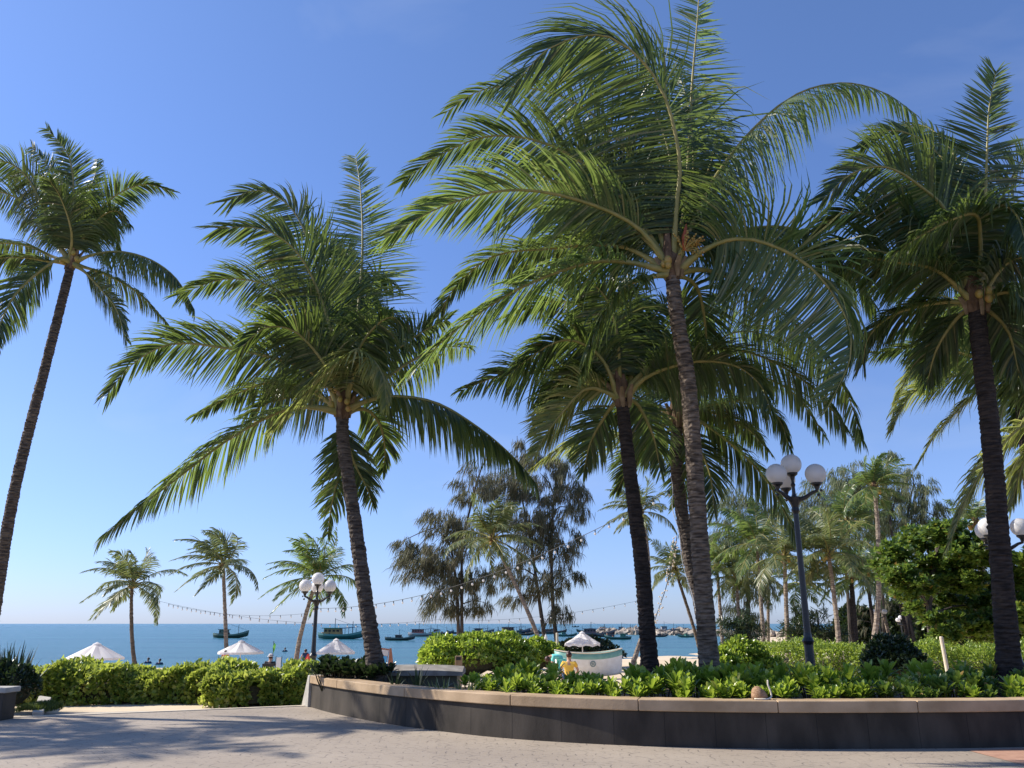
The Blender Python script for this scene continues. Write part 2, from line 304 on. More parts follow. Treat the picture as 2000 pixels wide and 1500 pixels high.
    bp = nt.nodes.new("ShaderNodeBump"); bp.inputs["Strength"].default_value = 0.6; bp.inputs["Distance"].default_value = 0.012
    L.new(hgt, bp.inputs["Height"]); L.new(bp.outputs[0], b.inputs["Normal"])
    return m
def granite_mat():
    m = mat("dark granite facing", (0.028, 0.023, 0.018), 0.65, (0.066, 0.055, 0.044), 2.6, 0.25, 0.08, 60, (1, 1, 0.4), detail=10)
    return m
M['granite'] = granite_mat()

# ------------------------------------------------------------------ ground, sea, plaza
SHX = [-300, -100, -17, -5, 16, 22, 32, 45, 70, 120, 400]
SHY = [50, 58, 62, 69, 85, 97, 118, 170, 250, 330, 400]
SEA = -1.4
def shore(x): return float(np.interp(x, SHX, SHY))
def gz(x, y):
    s = shore(x)
    if y < 22: return -0.06
    if y <= s:
        t = (y-22)/(s-22); t = 1-(1-t)**1.8
        return -0.06 + (SEA+0.06)*t
    return SEA - min(0.05*(y-s), 5)
xs = np.unique(np.concatenate([np.linspace(-300, -60, 13), np.linspace(-60, 60, 81), np.linspace(60, 500, 23)]))
ys = np.unique(np.concatenate([np.linspace(-60, 10, 8), np.linspace(10, 130, 81), np.linspace(130, 600, 24)]))
V = []; Fq = []
for y in ys:
    for x in xs:
        z = gz(x, y)
        if 24 < y < 130: z += 0.05*math.sin(x*0.9+math.sin(y*0.7)*1.3)*math.sin(y*0.55)*min(1, (y-24)/6) * (1 if y < shore(x)-2 else 0)
        V.append((x, y, z))
nx = len(xs)
for j in range(len(ys)-1):
    for i in range(nx-1): Fq.append((j*nx+i, j*nx+i+1, (j+1)*nx+i+1, (j+1)*nx+i))
o = MB().add(V, Fq).build("beach_ground", sand_mat(), smooth=True); tag(o, kind='structure')
o = MB().add([(-9000, 40, SEA), (9000, 40, SEA), (9000, 14000, SEA), (-9000, 14000, SEA)], [(0, 1, 2, 3)]).build("sea", sea_mat()); tag(o, kind='structure')

# foot of the planter wall, as ground points seen through the photo
def G(px, py, z=0.0):
    d = FWD + Vector((1, 0, 0))*((px-1000)/FPX) + UPV*((750-py)/FPX)
    return Vector((0, 0, EYE)) + d*((z-EYE)/d.z)
wall_px = [(606, 1381), (650, 1393), (740, 1411), (850, 1427), (1000, 1443), (1200, 1455), (1400, 1461), (1600, 1463), (1800, 1462), (2000, 1459), (2250, 1449), (2500, 1435)]
WALL = [G(*p) for p in wall_px]
def smooth_line(pts, n):
    pts = [Vector(p) for p in pts]; out = []
    ext = [pts[0]*2-pts[1]] + pts + [pts[-1]*2-pts[-2]]
    for i in range(1, len(ext)-2):
        p0, p1, p2, p3 = ext[i-1:i+3]
        for k in range(n):
            t = k/n
            out.append(0.5*((2*p1) + (p2-p0)*t + (2*p0-5*p1+4*p2-p3)*t*t + (3*p1-p0-3*p2+p3)*t**3))
    out.append(pts[-1]); return out
WL = smooth_line(WALL, 8)
def offset_line(line, d):
    out = []
    for i, p in enumerate(line):
        t = (line[min(i+1, len(line)-1)] - line[max(i-1, 0)]); t.z = 0; t.normalize()
        out.append(p + Vector((-t.y, t.x, 0))*d)              # to the left of travel = into the planter
    return out
# plaza sheet: from behind the camera to its far edge line on the left and under the wall on the right
eL = G(0, 1403); eR = G(606, 1379); edge_dir = (eR-eL).normalized()
far_left = eL - edge_dir*40
pl = [(-60, -40, 0), (60, -40, 0), (60, WL[-1].y+1.0, 0)] + [tuple(p + Vector((0, 0.2, 0))) for p in reversed(WL)] + [tuple(eL), tuple(far_left)]
MBp = MB().add(pl, [tuple(range(len(pl)))]); o = MBp.build("plaza", plaza_mat()); tag(o, kind='structure')
# pale edging along the plaza's far side
nrm = Vector((-edge_dir.y, edge_dir.x, 0))
a, b_ = eL - edge_dir*6, eR + edge_dir*0.15
kb = MB().add([a, b_, b_+nrm*0.14, a+nrm*0.14] , [(0, 1, 2, 3)]).add([a, b_, b_+Vector((0, 0, 0)), a], [])
for v in range(len(kb.v)): kb.v[v] = (kb.v[v][0], kb.v[v][1], 0.012)
kb.add([(a.x, a.y, 0.012), (b_.x, b_.y, 0.012), (b_.x, b_.y, -0.05), (a.x, a.y, -0.05)], [(0, 1, 2, 3)])
o = kb.build("plaza_kerb", M['kerb']); tag(o, kind='structure')
# concrete path beyond the edging
pa = [a+nrm*0.14, b_+nrm*0.14-edge_dir*1.6, b_+nrm*0.75-edge_dir*3.2, a+nrm*1.6]
o = MB().add([(p.x, p.y, -0.035) for p in pa], [(0, 1, 2, 3)]).build("path", M['pathc']); tag(o, kind='structure')
# terracotta strip in the right corner of the plaza
tp = [G(1890, 1466), G(2300, 1452), G(2300, 1520), G(2020, 1500)]
o = MB().add([(p.x, p.y, 0.004) for p in tp], [(0, 1, 2, 3)]).build("plaza_terracotta_paving", M['terracotta']); tag(o, kind='structure')

# ------------------------------------------------------------------ planter wall
WH = 0.60; CAPT = 0.15; OVER = 0.045; WD = 0.34
pw = thing("planter_wall", WL[0], "long curved low planter wall with dark granite face and brown stone coping", "planter wall")
L0 = Vector(WL[0])
inner = offset_line(WL, WD)
mb = MB(); n = len(WL)
Vf = [p - L0 for p in WL] + [p - L0 + Vector((0, 0, WH-CAPT)) for p in WL] + [p - L0 for p in inner] + [p - L0 + Vector((0, 0, WH-CAPT)) for p in inner]
Ff = [(i, i+1, n+i+1, n+i) for i in range(n-1)] + [(2*n+i+1, 2*n+i, 3*n+i, 3*n+i+1) for i in range(n-1)] + [(0, n, 3*n, 2*n)]
mb.add(Vf, Ff)
mb.build("facing", M['granite'], pw)
# joints in the facing: thin recessed-looking strips of mortar set proud by 2 mm
jm = mat("dark mortar", (0.010, 0.010, 0.010), 0.9)
jb = MB()
for i in range(4, n-1, 4):
    t = (WL[i+1]-WL[i-1]).normalized(); nn = Vector((t.y, -t.x, 0)); p = WL[i]-L0+nn*0.002
    jb.add([p-t*0.002, p+t*0.002, p+t*0.002+Vector((0, 0, WH-CAPT)), p-t*0.002+Vector((0, 0, WH-CAPT))], [(0, 1, 2, 3)])
jb.build("joint", jm, pw)
outer_c = offset_line(WL, -OVER); inner_c = offset_line(WL, WD+0.03)
cuts = [0, 9, 20, 32, 42, 53, 64, 76, n-1]
for ci in range(len(cuts)-1):
    i0, i1 = cuts[ci], cuts[ci+1]; mb = MB(); k = i1-i0+1
    def sh(l, i):
        p = Vector(l[i]); t = (l[min(i+1, n-1)]-l[max(i-1, 0)]).normalized()
        if i == i0: p += t*0.004
        if i == i1: p -= t*0.004
        return p - L0
    Vc = []
    for z in (WH-CAPT+0.001, WH):
        Vc += [sh(outer_c, i)+Vector((0, 0, z)) for i in range(i0, i1+1)] + [sh(inner_c, i)+Vector((0, 0, z)) for i in range(i0, i1+1)]
    Fc = []
    for i in range(k-1):
        Fc += [(i+1, i, k+i, k+i+1), (2*k+i, 2*k+i+1, 3*k+i+1, 3*k+i), (i, i+1, 2*k+i+1, 2*k+i), (k+i+1, k+i, 3*k+i, 3*k+i+1)]
    Fc += [(0, 2*k, 3*k, k), (k-1, 2*k-1, 4*k-1, 3*k-1)]
    mb.add(Vc, Fc); mb.build("coping", M['cap'], pw, bevel=0.012)
# end pier with a sloping buttress at the left end
t0 = (WL[1]-WL[0]).normalized(); n0 = Vector((-t0.y, t0.x, 0))
pb = MB(); e0 = Vector((0, 0, 0)) - t0*0.02
A = e0 - Vector((t0.y, -t0.x, 0))*(-0.05); B = e0 + n0*0.36
bt = -t0*0.42
pb.add([A, B, B+Vector((0, 0, WH)), A+Vector((0, 0, WH)), A+bt, B+bt, B+bt*0.25+Vector((0, 0, WH)), A+bt*0.25+Vector((0, 0, WH))],
       [(0, 1, 2, 3), (5, 4, 7, 6), (0, 3, 7, 4), (1, 5, 6, 2), (3, 2, 6, 7), (0, 4, 5, 1)])
pb.build("end_pier", M['concrete'], pw, bevel=0.01)
# soil inside the planter
SOIL = 0.44
back_px = [(640, 17.6), (760, 17.0), (900, 16.6), (1050, 16.4), (1300, 16.3), (1600, 16.3), (2000, 16.5), (2500, 17)]
bp_ = [Vector((P(x, 1330, y).x, y, SOIL)) for x, y in back_px]
il = offset_line(WL, WD+0.002)
sp = [Vector((p.x, p.y, SOIL)) for p in il] + list(reversed(bp_))
sm = MB().add(sp, [tuple(range(len(sp)))])
nb = len(bp_)
sm.add(bp_ + [Vector((p.x, p.y, -0.1)) for p in bp_], [(i, i+1, nb+i+1, nb+i) for i in range(nb-1)])
o = sm.build("planter_ground", M['soil']); tag(o, kind='structure')

# ------------------------------------------------------------------ palms
def catmull(pts, n):
    return np.array([tuple(p) for p in smooth_line(pts, n)])
def unit(a): return a / np.maximum(np.linalg.norm(a, axis=-1, keepdims=True), 1e-9)

def frond_mesh(ctrl, leaf_len, npair=70, ref=(0, 0.75, 0.65), grav=0.30, wind=(-0.10, 0, 0), width=0.042, t0=0.17, rr=0.035, segs=4, lift=0.25, rs=None, mats=None, open_=1.0, lenjit=0.14, tatter=0.07, dens=2.1):
    rs = rs or NR
    pts = catmull(ctrl, 8); seglen = np.linalg.norm(np.diff(pts, axis=0), axis=1); cum = np.concatenate([[0], np.cumsum(seglen)]); tot = cum[-1]; u = cum/tot
    tan = unit(np.gradient(pts, axis=0))
    # rachis
    rb = MB(); idx = np.linspace(0, len(pts)-1, min(len(pts), 22)).astype(int)
    rb.tube([Vector(pts[i]) for i in idx], [rr*(1-u[i])**0.9*(1.0 + 1.2*max(0, 0.12-u[i])/0.12) + 0.004 for i in idx], 6)
    RV = np.array(rb.v); RF4 = np.array([f for f in rb.f if len(f) == 4]); nr = len(RV)
    # leaflets
    npair = int(npair*dens); t = np.linspace(t0, 0.992, npair); t = np.repeat(t, 2) + rs.uniform(-0.4, 0.4, npair*2)*(1-t0)/npair
    t = np.clip(t, t0, 0.998); side = np.tile([1.0, -1.0], npair)
    keep = rs.rand(npair*2) > tatter + 0.42*np.clip((t-t0)/(1-t0), 0, 1)**3; t = t[keep]; side = side[keep]; n = len(t)
    pos = np.stack([np.interp(t, u, pts[:, k]) for k in range(3)], 1); T = unit(np.stack([np.interp(t, u, tan[:, k]) for k in range(3)], 1))
    R = np.tile(np.array(ref, float), (n, 1)); S = unit(np.cross(T, R)); Nn = unit(np.cross(S, T))
    tt = (t-t0)/(1-t0)
    Ln = leaf_len*(0.55+0.45*np.sin(np.pi*np.clip(tt*1.15+0.12, 0, 1)))*(1-0.36*tt**3)*(1+rs.uniform(-lenjit, lenjit, n))
    Ln *= np.where(tt < 0.06, 0.6+tt*6, 1.0)
    ph = rs.uniform(0, 6.28, 3); Ln *= 1.06; ang = np.radians(68-42*tt**1.4)*open_ + rs.uniform(-0.08, 0.08, n) + 0.09*np.sin(t*37+ph[0]+side) + 0.07*np.sin(t*83+ph[1]-side*2)
    d = unit(T*np.cos(ang)[:, None] + S*(np.sin(ang)*side)[:, None] + Nn*(lift + rs.uniform(-0.14, 0.14, n))[:, None])
    w = T - d*np.sum(T*d, 1, keepdims=True); w = unit(w)
    d = unit(d + np.array([0, 0, -1.0])*(grav*1.1) + np.array(wind, float)*1.5); w = T - d*np.sum(T*d, 1, keepdims=True); w = unit(w)
    tw = rs.uniform(-0.55, 0.55, n); w = unit(w*np.cos(tw)[:, None] + np.cross(d, w)*np.sin(tw)[:, None])
    gv = np.array([0, 0, -1.0]); wv = np.array(wind, float); gj = grav*(1+rs.uniform(-0.35, 0.5, n)); gj = np.where(rs.rand(n) < 0.07, gj*4.5, gj)
    W = width*(0.8+0.4*rs.rand(n))
    prof = [0.55, 1.0, 0.9, 0.62, 0.3, 0.12][:segs] + [0.03]
    rows = []; p = pos.copy()
    for k in range(segs+1):
        ww = w - d*np.sum(w*d, 1, keepdims=True); ww = unit(ww)
        hw = (W*prof[k]*0.5)[:, None]
        rows.append(p - ww*hw); rows.append(p + ww*hw)
        if k < segs:
            d = unit(d + gj[:, None]*gv*(0.12+0.36*k) + wv*(0.15+0.25*k))
            p = p + d*(Ln/segs)[:, None]
    LV = np.stack(rows, 1)                                      # n, 2*(segs+1), 3
    m = 2*(segs+1); base = nr + np.arange(n)[:, None]*m
    quads = np.concatenate([base + np.array([[2*k, 2*k+1, 2*k+3, 2*k+2]]) for k in range(segs)], 0)
    Vall = np.concatenate([RV, LV.reshape(-1, 3)], 0)
    return np_mesh("frond", Vall, [(RF4, 1), (quads, 0)], mats or [M['palm'], M['rachis']])

def trunk_mesh(pts, r0, r1, ring=0.085, flare=1.5, rs=None, n=14, ringamp=0.035):
    """Tapering trunk with stepped leaf-scar rings."""
    rs = rs or NR
    c = catmull(pts, 14); seg = np.linalg.norm(np.diff(c, axis=0), axis=1); cum = np.concatenate([[0], np.cumsum(seg)]); tot = cum[-1]
    s = [0.0]
    while s[-1] < tot: s.append(s[-1] + ring*0.5*rs.uniform(0.75, 1.25))
    s = np.array(s[:-1]+[tot]); P3 = [Vector([np.interp(q, cum, c[:, k]) for k in range(3)]) for q in s]
    rad = []
    for i, q in enumerate(s):
        f = q/tot; r = r0+(r1-r0)*f**0.7 + r0*(flare-1)*math.exp(-q/0.35)
        rad.append(r*(1+(ringamp if i % 2 else -ringamp)*rs.uniform(0.5, 1.4)))
    mb = MB(); mb.tube(P3, rad, n)
    V = np.array(mb.v); jit = rs.normal(0, 0.006*min(1, r0/0.15), V.shape); jit[:, 2] *= 1.5; V += jit
    mb.v = [tuple(v) for v in V]
    return mb

def hero_palm(name, label, base, crown, Y0, Y1, r0, r1, mid, fronds, tmat, seed, leaf=1.15, group="tall coconut palms around the planter", npair=84, width=0.035, nuts=0, extra=None, lm='palm', boots=6, rr=0.046, fill=2):
    rs = np.random.RandomState(seed)
    bz = base[2]; B = P(base[0], base[1], Y0); B.z = bz
    Cc = P(crown[0], crown[1], Y1)
    root = thing(name, B, label, "palm tree", group)
    mids = [P(m[0], m[1], m[2]) for m in mid]
    tm = trunk_mesh([p - B for p in [B - Vector((0, 0, 0.1))] + mids + [Cc]], r0, r1, rs=rs)
    tm.build("trunk", tmat, root)
    # fibrous heart with broken leaf bases
    hb = MB(); up = (Cc - (mids[-1] if mids else B)).normalized()
    c0 = Cc - B
    hb.tube([c0 - up*0.22, c0 - up*0.05, c0 + up*0.18, c0 + up*0.55, c0 + up*0.9], [r1*1.0, r1*1.3, r1*1.35, r1*0.85, r1*0.3], 12)
    Vh = np.array(hb.v); Vh += rs.normal(0, 0.018, Vh.shape); hb.v = [tuple(v) for v in Vh]
    hb.build("crown_heart", M['fiber'], root)
    for k in range(boots):
        th = k*2.4+rs.uniform(-0.3, 0.3); dv = Vector((math.cos(th), math.sin(th), 0)); q = c0 + dv*r1*1.25 + up*rs.uniform(-0.15, 0.15)
        s_ = MB(); l = rs.uniform(0.28, 0.5)
        s_.tube([q - up*0.16, q + dv*0.03 + up*l*0.2, q + dv*0.12 + up*l*.6], [0.03, 0.06, 0.03], 6, squash=0.45)
        s_.build("leaf_base", M['sheath'], root)
    for f in fronds:
        ctrl, dY = f[0], f[1]; kw = dict(f[2]) if len(f) > 2 else {}
        npts = len(ctrl); pts = [Cc - up*0.05 - B + Vector((rs.uniform(-.06, .06), rs.uniform(-.06, .06), 0))]
        for i, c in enumerate(ctrl):
            q = (i+1)/npts; yy = Y1 + (dY*q if not hasattr(dY, '__len__') else float(np.interp(q, np.linspace(0, 1, len(dY)), dY)))
            pts.append(P(c[0], c[1], yy) - B)
        mats_ = [M[kw.pop('m', lm)], M['rachis']]
        me = frond_mesh(pts, kw.pop('L', leaf), kw.pop('n', npair), rs=rs, width=width, mats=mats_, rr=rr, **kw)
        link("frond", me, root)
    for k in range(fill):
        th = k*2.39996+rs.uniform(-.3, .3); el = math.radians(rs.uniform(25, 78)); d = Vector((math.cos(th)*math.cos(el)-.40, abs(math.sin(th))*math.cos(el)+.12, math.sin(el))).normalized(); p = c0.copy(); pts = [p.copy()]; l = rs.uniform(3.0, 4.0)
        for s_ in range(4):
            p = p + d*(l/4); pts.append(p.copy()); d = (d+Vector((-.16, 0, -.17*(1+.5*s_)))).normalized()
        link("frond", frond_mesh(pts, leaf, 64, ref=(0, .8, .6), grav=.3, wind=(-.1, 0, 0), rs=rs, width=width, mats=[M[lm], M['rachis']], rr=rr), root)
    for k in range(nuts):
        th = rs.uniform(-2.8, -0.2); q = c0 + Vector((math.cos(th)*r1*2.0, math.sin(th)*r1*2.0, rs.uniform(-0.05, 0.3)))
        MB().ball(q, rs.uniform(0.05, 0.08), 0, 10, (1, 1, 1.25)).build("coconut", M['coconut'], root, smooth=True)
    if extra: extra(root, c0, up)
    return root

YREF = (0, 0.95, 0.30); MREF = (0, 0.60, 0.80); ZREF = (0, 0.30, 0.95)
def spathe(off, lean, l=0.5):
    def fn(root, c0, up):
        q = c0 + Vector(off); MB().tube([q, q + Vector(lean)*0.5*l + Vector((0, 0, l*0.5)), q + Vector(lean)*l + Vector((0, 0, l))], [0.03, 0.065, 0.01], 8).build("flower_sheath", M['spathe'], root, smooth=True)
        fl = MB()
        rs = np.random.RandomState(3)
        for k in range(26):
            d = Vector((rs.uniform(-.5, .9), rs.uniform(-.6, .2), rs.uniform(-.2, .8))).normalized(); e = q + d*rs.uniform(0.25, 0.45)
            fl.tube([q, q*0.5+e*0.5+Vector((0, 0, .04)), e], [0.01, 0.008, 0.006], 4)
            for t in (0.6, 0.75, 0.9, 1.0): fl.ball(q + (e-q)*t + Vector((rs.uniform(-.02, .02), rs.uniform(-.02, .02), 0)), 0.022, 0, 6)
        fl.build("flower_stalk", M['coconut'], root)
    return fn

# main palm, right of centre
main_fr = [
 ([(1322, 400), (1326, 300), (1285, 160), (1190, 72), (1080, 90), (1005, 165)], -1.2, dict(ref=YREF, grav=0.24, wind=(-0.30, 0, -0.12), L=2.5, n=120, open_=0.95, t0=0.10)),
 ([(1318, 410), (1300, 270), (1235, 150), (1130, 110), (1040, 150)], 1.2, dict(ref=MREF, grav=0.2, wind=(-0.18, 0, 0), L=1.5, n=90)),
 ([(1240, 440), (1110, 385), (985, 372), (860, 405), (752, 465)], -0.8, dict(ref=(0, 0.66, 0.75), grav=0.20, wind=(-0.16, 0, 0), L=1.35, n=96, m='palm_mid')),
 ([(1215, 385), (1090, 290), (965, 265), (865, 300), (785, 355)], 0.6, dict(ref=(0, 0.70, 0.7), grav=0.20, wind=(-0.16, 0, 0), L=1.25, n=90)),
 ([(1235, 310), (1130, 205), (1020, 170), (935, 178), (868, 222)], 1.6, dict(ref=MREF, grav=0.24, L=1.1, n=86)),
 ([(1225, 512), (1140, 515), (1010, 565), (890, 645), (800, 730)], -1.8, dict(ref=ZREF, grav=0.34, wind=(-0.03, 0, 0), L=1.2, n=96, rr=0.03) if False else dict(ref=ZREF, grav=0.34, wind=(-0.06, 0, 0), L=1.2, n=96, m='palm_mid')),
 ([(1210, 480), (1080, 485), (965, 500), (890, 560), (852, 625)], 2.0, dict(ref=ZREF, grav=0.30, L=1.0, n=84)),
 ([(1255, 545), (1215, 565), (1170, 630), (1140, 720)], -1.3, dict(ref=ZREF, grav=0.36, wind=(0.02, 0, 0), L=1.25)),
 ([(1338, 400), (1346, 280), (1352, 160), (1362, 40), (1368, -60)], 0.9, dict(ref=(0, 1, 0.05), grav=0.05, wind=(-0.05, 0, 0), L=1.3, n=90, open_=1.15, m='palm_mid')),
 ([(1345, 410), (1355, 310), (1345, 210), (1318, 120)], 1.8, dict(ref=(0.4, 0.9, 0), grav=0.22, wind=(0.05, 0, 0), L=1.1)),
 ([(1332, 400), (1322, 280), (1296, 190), (1240, 130)], 2.2, dict(ref=YREF, grav=0.2, L=1.2)),
 ([(1375, 385), (1450, 275), (1545, 190), (1640, 162), (1725, 180), (1795, 228)], 0.5, dict(ref=ZREF, grav=0.62, lift=-.25, wind=(-0.03, 0, 0), L=1.35, n=92, m='palm_mid')),
 ([(1385, 480), (1470, 446), (1565, 452), (1650, 520), (1712, 600)], 1.0, dict(ref=ZREF, grav=0.60, lift=-.2, wind=(0.0, 0, 0), L=1.3, n=104)),
 ([(1390, 480), (1470, 468), (1575, 515), (1645, 605), (1662, 690), (1628, 775)], -1.5, dict(ref=(0, 0.9, 0.42), grav=0.16, wind=(-0.42, 0, -0.08), L=1.6, n=112, lift=0.1, m='palm_mid')),
 ([(1385, 528), (1475, 570), (1575, 655), (1650, 760), (1684, 860)], 1.4, dict(ref=ZREF, grav=0.45, lift=-.1, L=1.0, n=76)),
 ([(1360, 560), (1378, 640), (1378, 730)], 1.6, dict(ref=YREF, grav=0.15, L=0.9, n=60)),
 ([(1300, 440), (1255, 370), (1180, 330), (1090, 360)], 1.9, dict(ref=MREF, grav=0.3, wind=(-0.2, 0, 0), L=1.2)),
 ([(1275, 420), (1215, 340), (1120, 300), (1020, 330)], 1.5, dict(ref=MREF, grav=0.3, wind=(-0.1, 0, 0), L=1.2)),
 ([(1345, 420), (1385, 330), (1405, 260), (1420, 230)], 1.5, dict(ref=(0.5, 0.8, 0.2), grav=0.30, L=0.9, n=50)),
 ([(1255, 470), (1170, 450), (1080, 470), (1010, 540)], 2.6, dict(ref=MREF, grav=0.3, L=1.1)),
]
hero_palm("coconut_palm", "tallest coconut palm with ringed trunk behind the planter, crown reaching the photo's top", (1388, 1330, SOIL), (1312, 528), 14.4, 14.0, 0.170, 0.135,
          [(1366, 1050, 14.3), (1345, 760, 14.1), (1322, 620, 14.0)], main_fr, M['trunk'], 5, leaf=1.2, nuts=4, fill=2, extra=spathe((0.22, -0.1, 0.35), (0.15, 0, 0), 0.55))

left_fr = [
 ([(650, 660), (612, 500), (570, 408), (505, 372), (438, 395)], 0.6, dict(ref=YREF, grav=0.16, wind=(-0.2, 0, 0), L=1.35, n=96)),
 ([(655, 685), (626, 580), (582, 495), (515, 448), (420, 445)], -1.0, dict(ref=YREF, grav=0.18, wind=(-0.18, 0, 0), L=1.4, n=100)),
 ([(648, 710), (590, 620), (530, 560), (440, 545), (350, 575)], 0.2, dict(ref=MREF, grav=0.24, wind=(-0.12, 0, 0), L=1.2, n=90)),
 ([(630, 738), (540, 700), (430, 678), (335, 672), (260, 710), (206, 775)], -0.6, dict(ref=(0, .7, .7), grav=0.22, wind=(-0.12, 0, 0), L=1.1, n=96)),
 ([(615, 796), (555, 800), (450, 855), (345, 935), (260, 1000), (198, 1048)], -1.2, dict(ref=ZREF, grav=0.38, wind=(0.0, 0, 0), L=1.05, n=100, m='palm_mid')),
 ([(688, 715), (702, 684), (672, 698), (600, 765), (530, 840)], -1.8, dict(ref=ZREF, grav=0.42, L=0.9, n=76, m='palm_pale')),
 ([(696, 720), (722, 700), (748, 735), (755, 790)], -1.5, dict(ref=ZREF, grav=0.42, L=0.85, n=60, m='palm_pale')),
 ([(698, 620), (708, 480), (704, 370), (694, 300)], 0.9, dict(ref=(0, 1, .05), grav=0.05, wind=(-0.03, 0, 0), L=1.35, n=84, open_=1.15, m='palm_mid')),
 ([(690, 690), (710, 590), (740, 540), (775, 560)], 0.8, dict(ref=MREF, grav=0.3, L=1.0)),
 ([(712, 730), (765, 690), (830, 645), (880, 622)], 1.0, dict(ref=MREF, grav=0.28, L=0.9)),
 ([(745, 776), (845, 785), (935, 836), (1005, 895), (1048, 945)], -0.4, dict(ref=ZREF, grav=0.60, lift=-.2, wind=(0.0, 0, 0), L=1.05, n=96)),
 ([(715, 800), (742, 830), (752, 880), (748, 920)], 1.0, dict(ref=YREF, grav=0.2, L=0.7, n=50)),
 ([(676, 850), (690, 900), (715, 950), (728, 985)], 0.9, dict(ref=YREF, grav=0.2, L=0.75, n=52)),
 ([(662, 850), (662, 920), (648, 985), (640, 1045)], 1.3, dict(ref=YREF, grav=0.2, L=0.7, n=52)),
 ([(676, 680), (664, 560), (640, 480), (590, 440)], 1.6, dict(ref=YREF, grav=0.2, wind=(-0.15, 0, 0), L=1.1)),
 ([(684, 680), (688, 570), (680, 480)], 1.4, dict(ref=(0.3, 1, .05), grav=0.16, L=1.0)),
 ([(692, 700), (730, 640), (770, 620), (800, 660)], -0.8, dict(ref=MREF, grav=0.34, L=0.9)),
 ([(620, 770), (540, 745), (460, 770), (380, 812)], 1.2, dict(ref=ZREF, grav=0.34, L=0.8, n=70)),
 ([(640, 720), (580, 650), (520, 640), (470, 680)], -1.4, dict(ref=MREF, grav=0.26, wind=(-.1, 0, 0), L=1.15)),
]
hero_palm("coconut_palm", "coconut palm with dark leaning trunk at the planter's left end, red flower sheath above", (742, 1345, SOIL), (670, 800), 16.5, 16.2, 0.170, 0.122,
          [(715, 1180, 16.4), (690, 1000, 16.3), (670, 860, 16.2)], left_fr, M['trunk_mid'], 8, leaf=1.05, nuts=4, fill=2, extra=spathe((-0.42, -0.1, 0.45), (-0.15, 0, 0), 0.45))

far_left_fr = [
 ([(138, 440), (144, 370), (132, 300), (90, 250)], -0.6, dict(ref=(0, 1, .1), grav=0.08, wind=(-0.03, 0, 0), L=0.95)),
 ([(134, 440), (128, 400), (100, 335), (62, 286)], 0.5, dict(ref=YREF, grav=0.15, wind=(-.05, 0, 0), L=0.95)),
 ([(105, 455), (66, 365), (25, 322), (-20, 318), (-70, 360)], -0.9, dict(ref=MREF, grav=0.24, wind=(-.08, 0, 0), L=1.1)),
 ([(102, 465), (60, 408), (18, 380), (-30, 375), (-80, 410)], 0.4, dict(ref=MREF, grav=0.26, L=1.1)),
 ([(100, 500), (55, 480), (-5, 475), (-60, 490), (-110, 530)], 0.8, dict(ref=ZREF, grav=0.4, L=0.8)),
 ([(95, 510), (50, 503), (-10, 505), (-60, 525)], -0.8, dict(ref=ZREF, grav=0.4, L=0.8)),
 ([(118, 505), (80, 528), (30, 575), (-2, 640), (-15, 700)], -1.6, dict(ref=(0, .6, .8), grav=0.3, wind=(.03, 0, 0), L=1.0, m='palm')),
 ([(165, 450), (194, 410), (235, 376), (285, 360), (340, 375)], 0.4, dict(ref=MREF, grav=0.26, wind=(.06, 0, 0), L=0.85)),
 ([(165, 460), (195, 425), (228, 412), (255, 440)], -0.8, dict(ref=MREF, grav=0.32, L=0.9)),
 ([(180, 498), (235, 492), (295, 508), (345, 545), (380, 605)], -0.8, dict(ref=ZREF, grav=0.62, lift=-.2, wind=(0.0, 0, 0), L=1.0, n=88)),
 ([(185, 528), (215, 540), (270, 572), (330, 634)], 0.9, dict(ref=ZREF, grav=0.36, L=0.75, n=70)),
 ([(170, 535), (200, 568), (228, 605), (248, 670)], -0.5, dict(ref=MREF, grav=0.2, wind=(-.03, 0, 0), L=0.8, n=70)),
 ([(150, 450), (168, 390), (185, 345), (190, 310)], 1.0, dict(ref=(.3, 1, .1), grav=0.18, L=0.9)),
 ([(125, 450), (95, 390), (55, 345), (20, 350)], 1.5, dict(ref=MREF, grav=0.2, wind=(-.1, 0, 0), L=1.1)),
 ([(155, 455), (180, 430), (215, 440), (235, 490)], 1.0, dict(ref=MREF, grav=0.3, L=0.8)),
 ([(140, 455), (120, 390), (95, 350)], -1.5, dict(ref=MREF, grav=0.25, L=1.0)),
]
hero_palm("coconut_palm", "coconut palm with slender curved trunk cut off by the photo's left edge, starry dark crown", (-48, 1340, -0.06), (140, 512), 22.6, 22.0, 0.175, 0.12,
          [(-18, 1230, 22.5), (28, 960, 22.3), (98, 680, 22.1)], far_left_fr, M['trunk_mid'], 12, leaf=1.2, nuts=3, width=.036, fill=0)

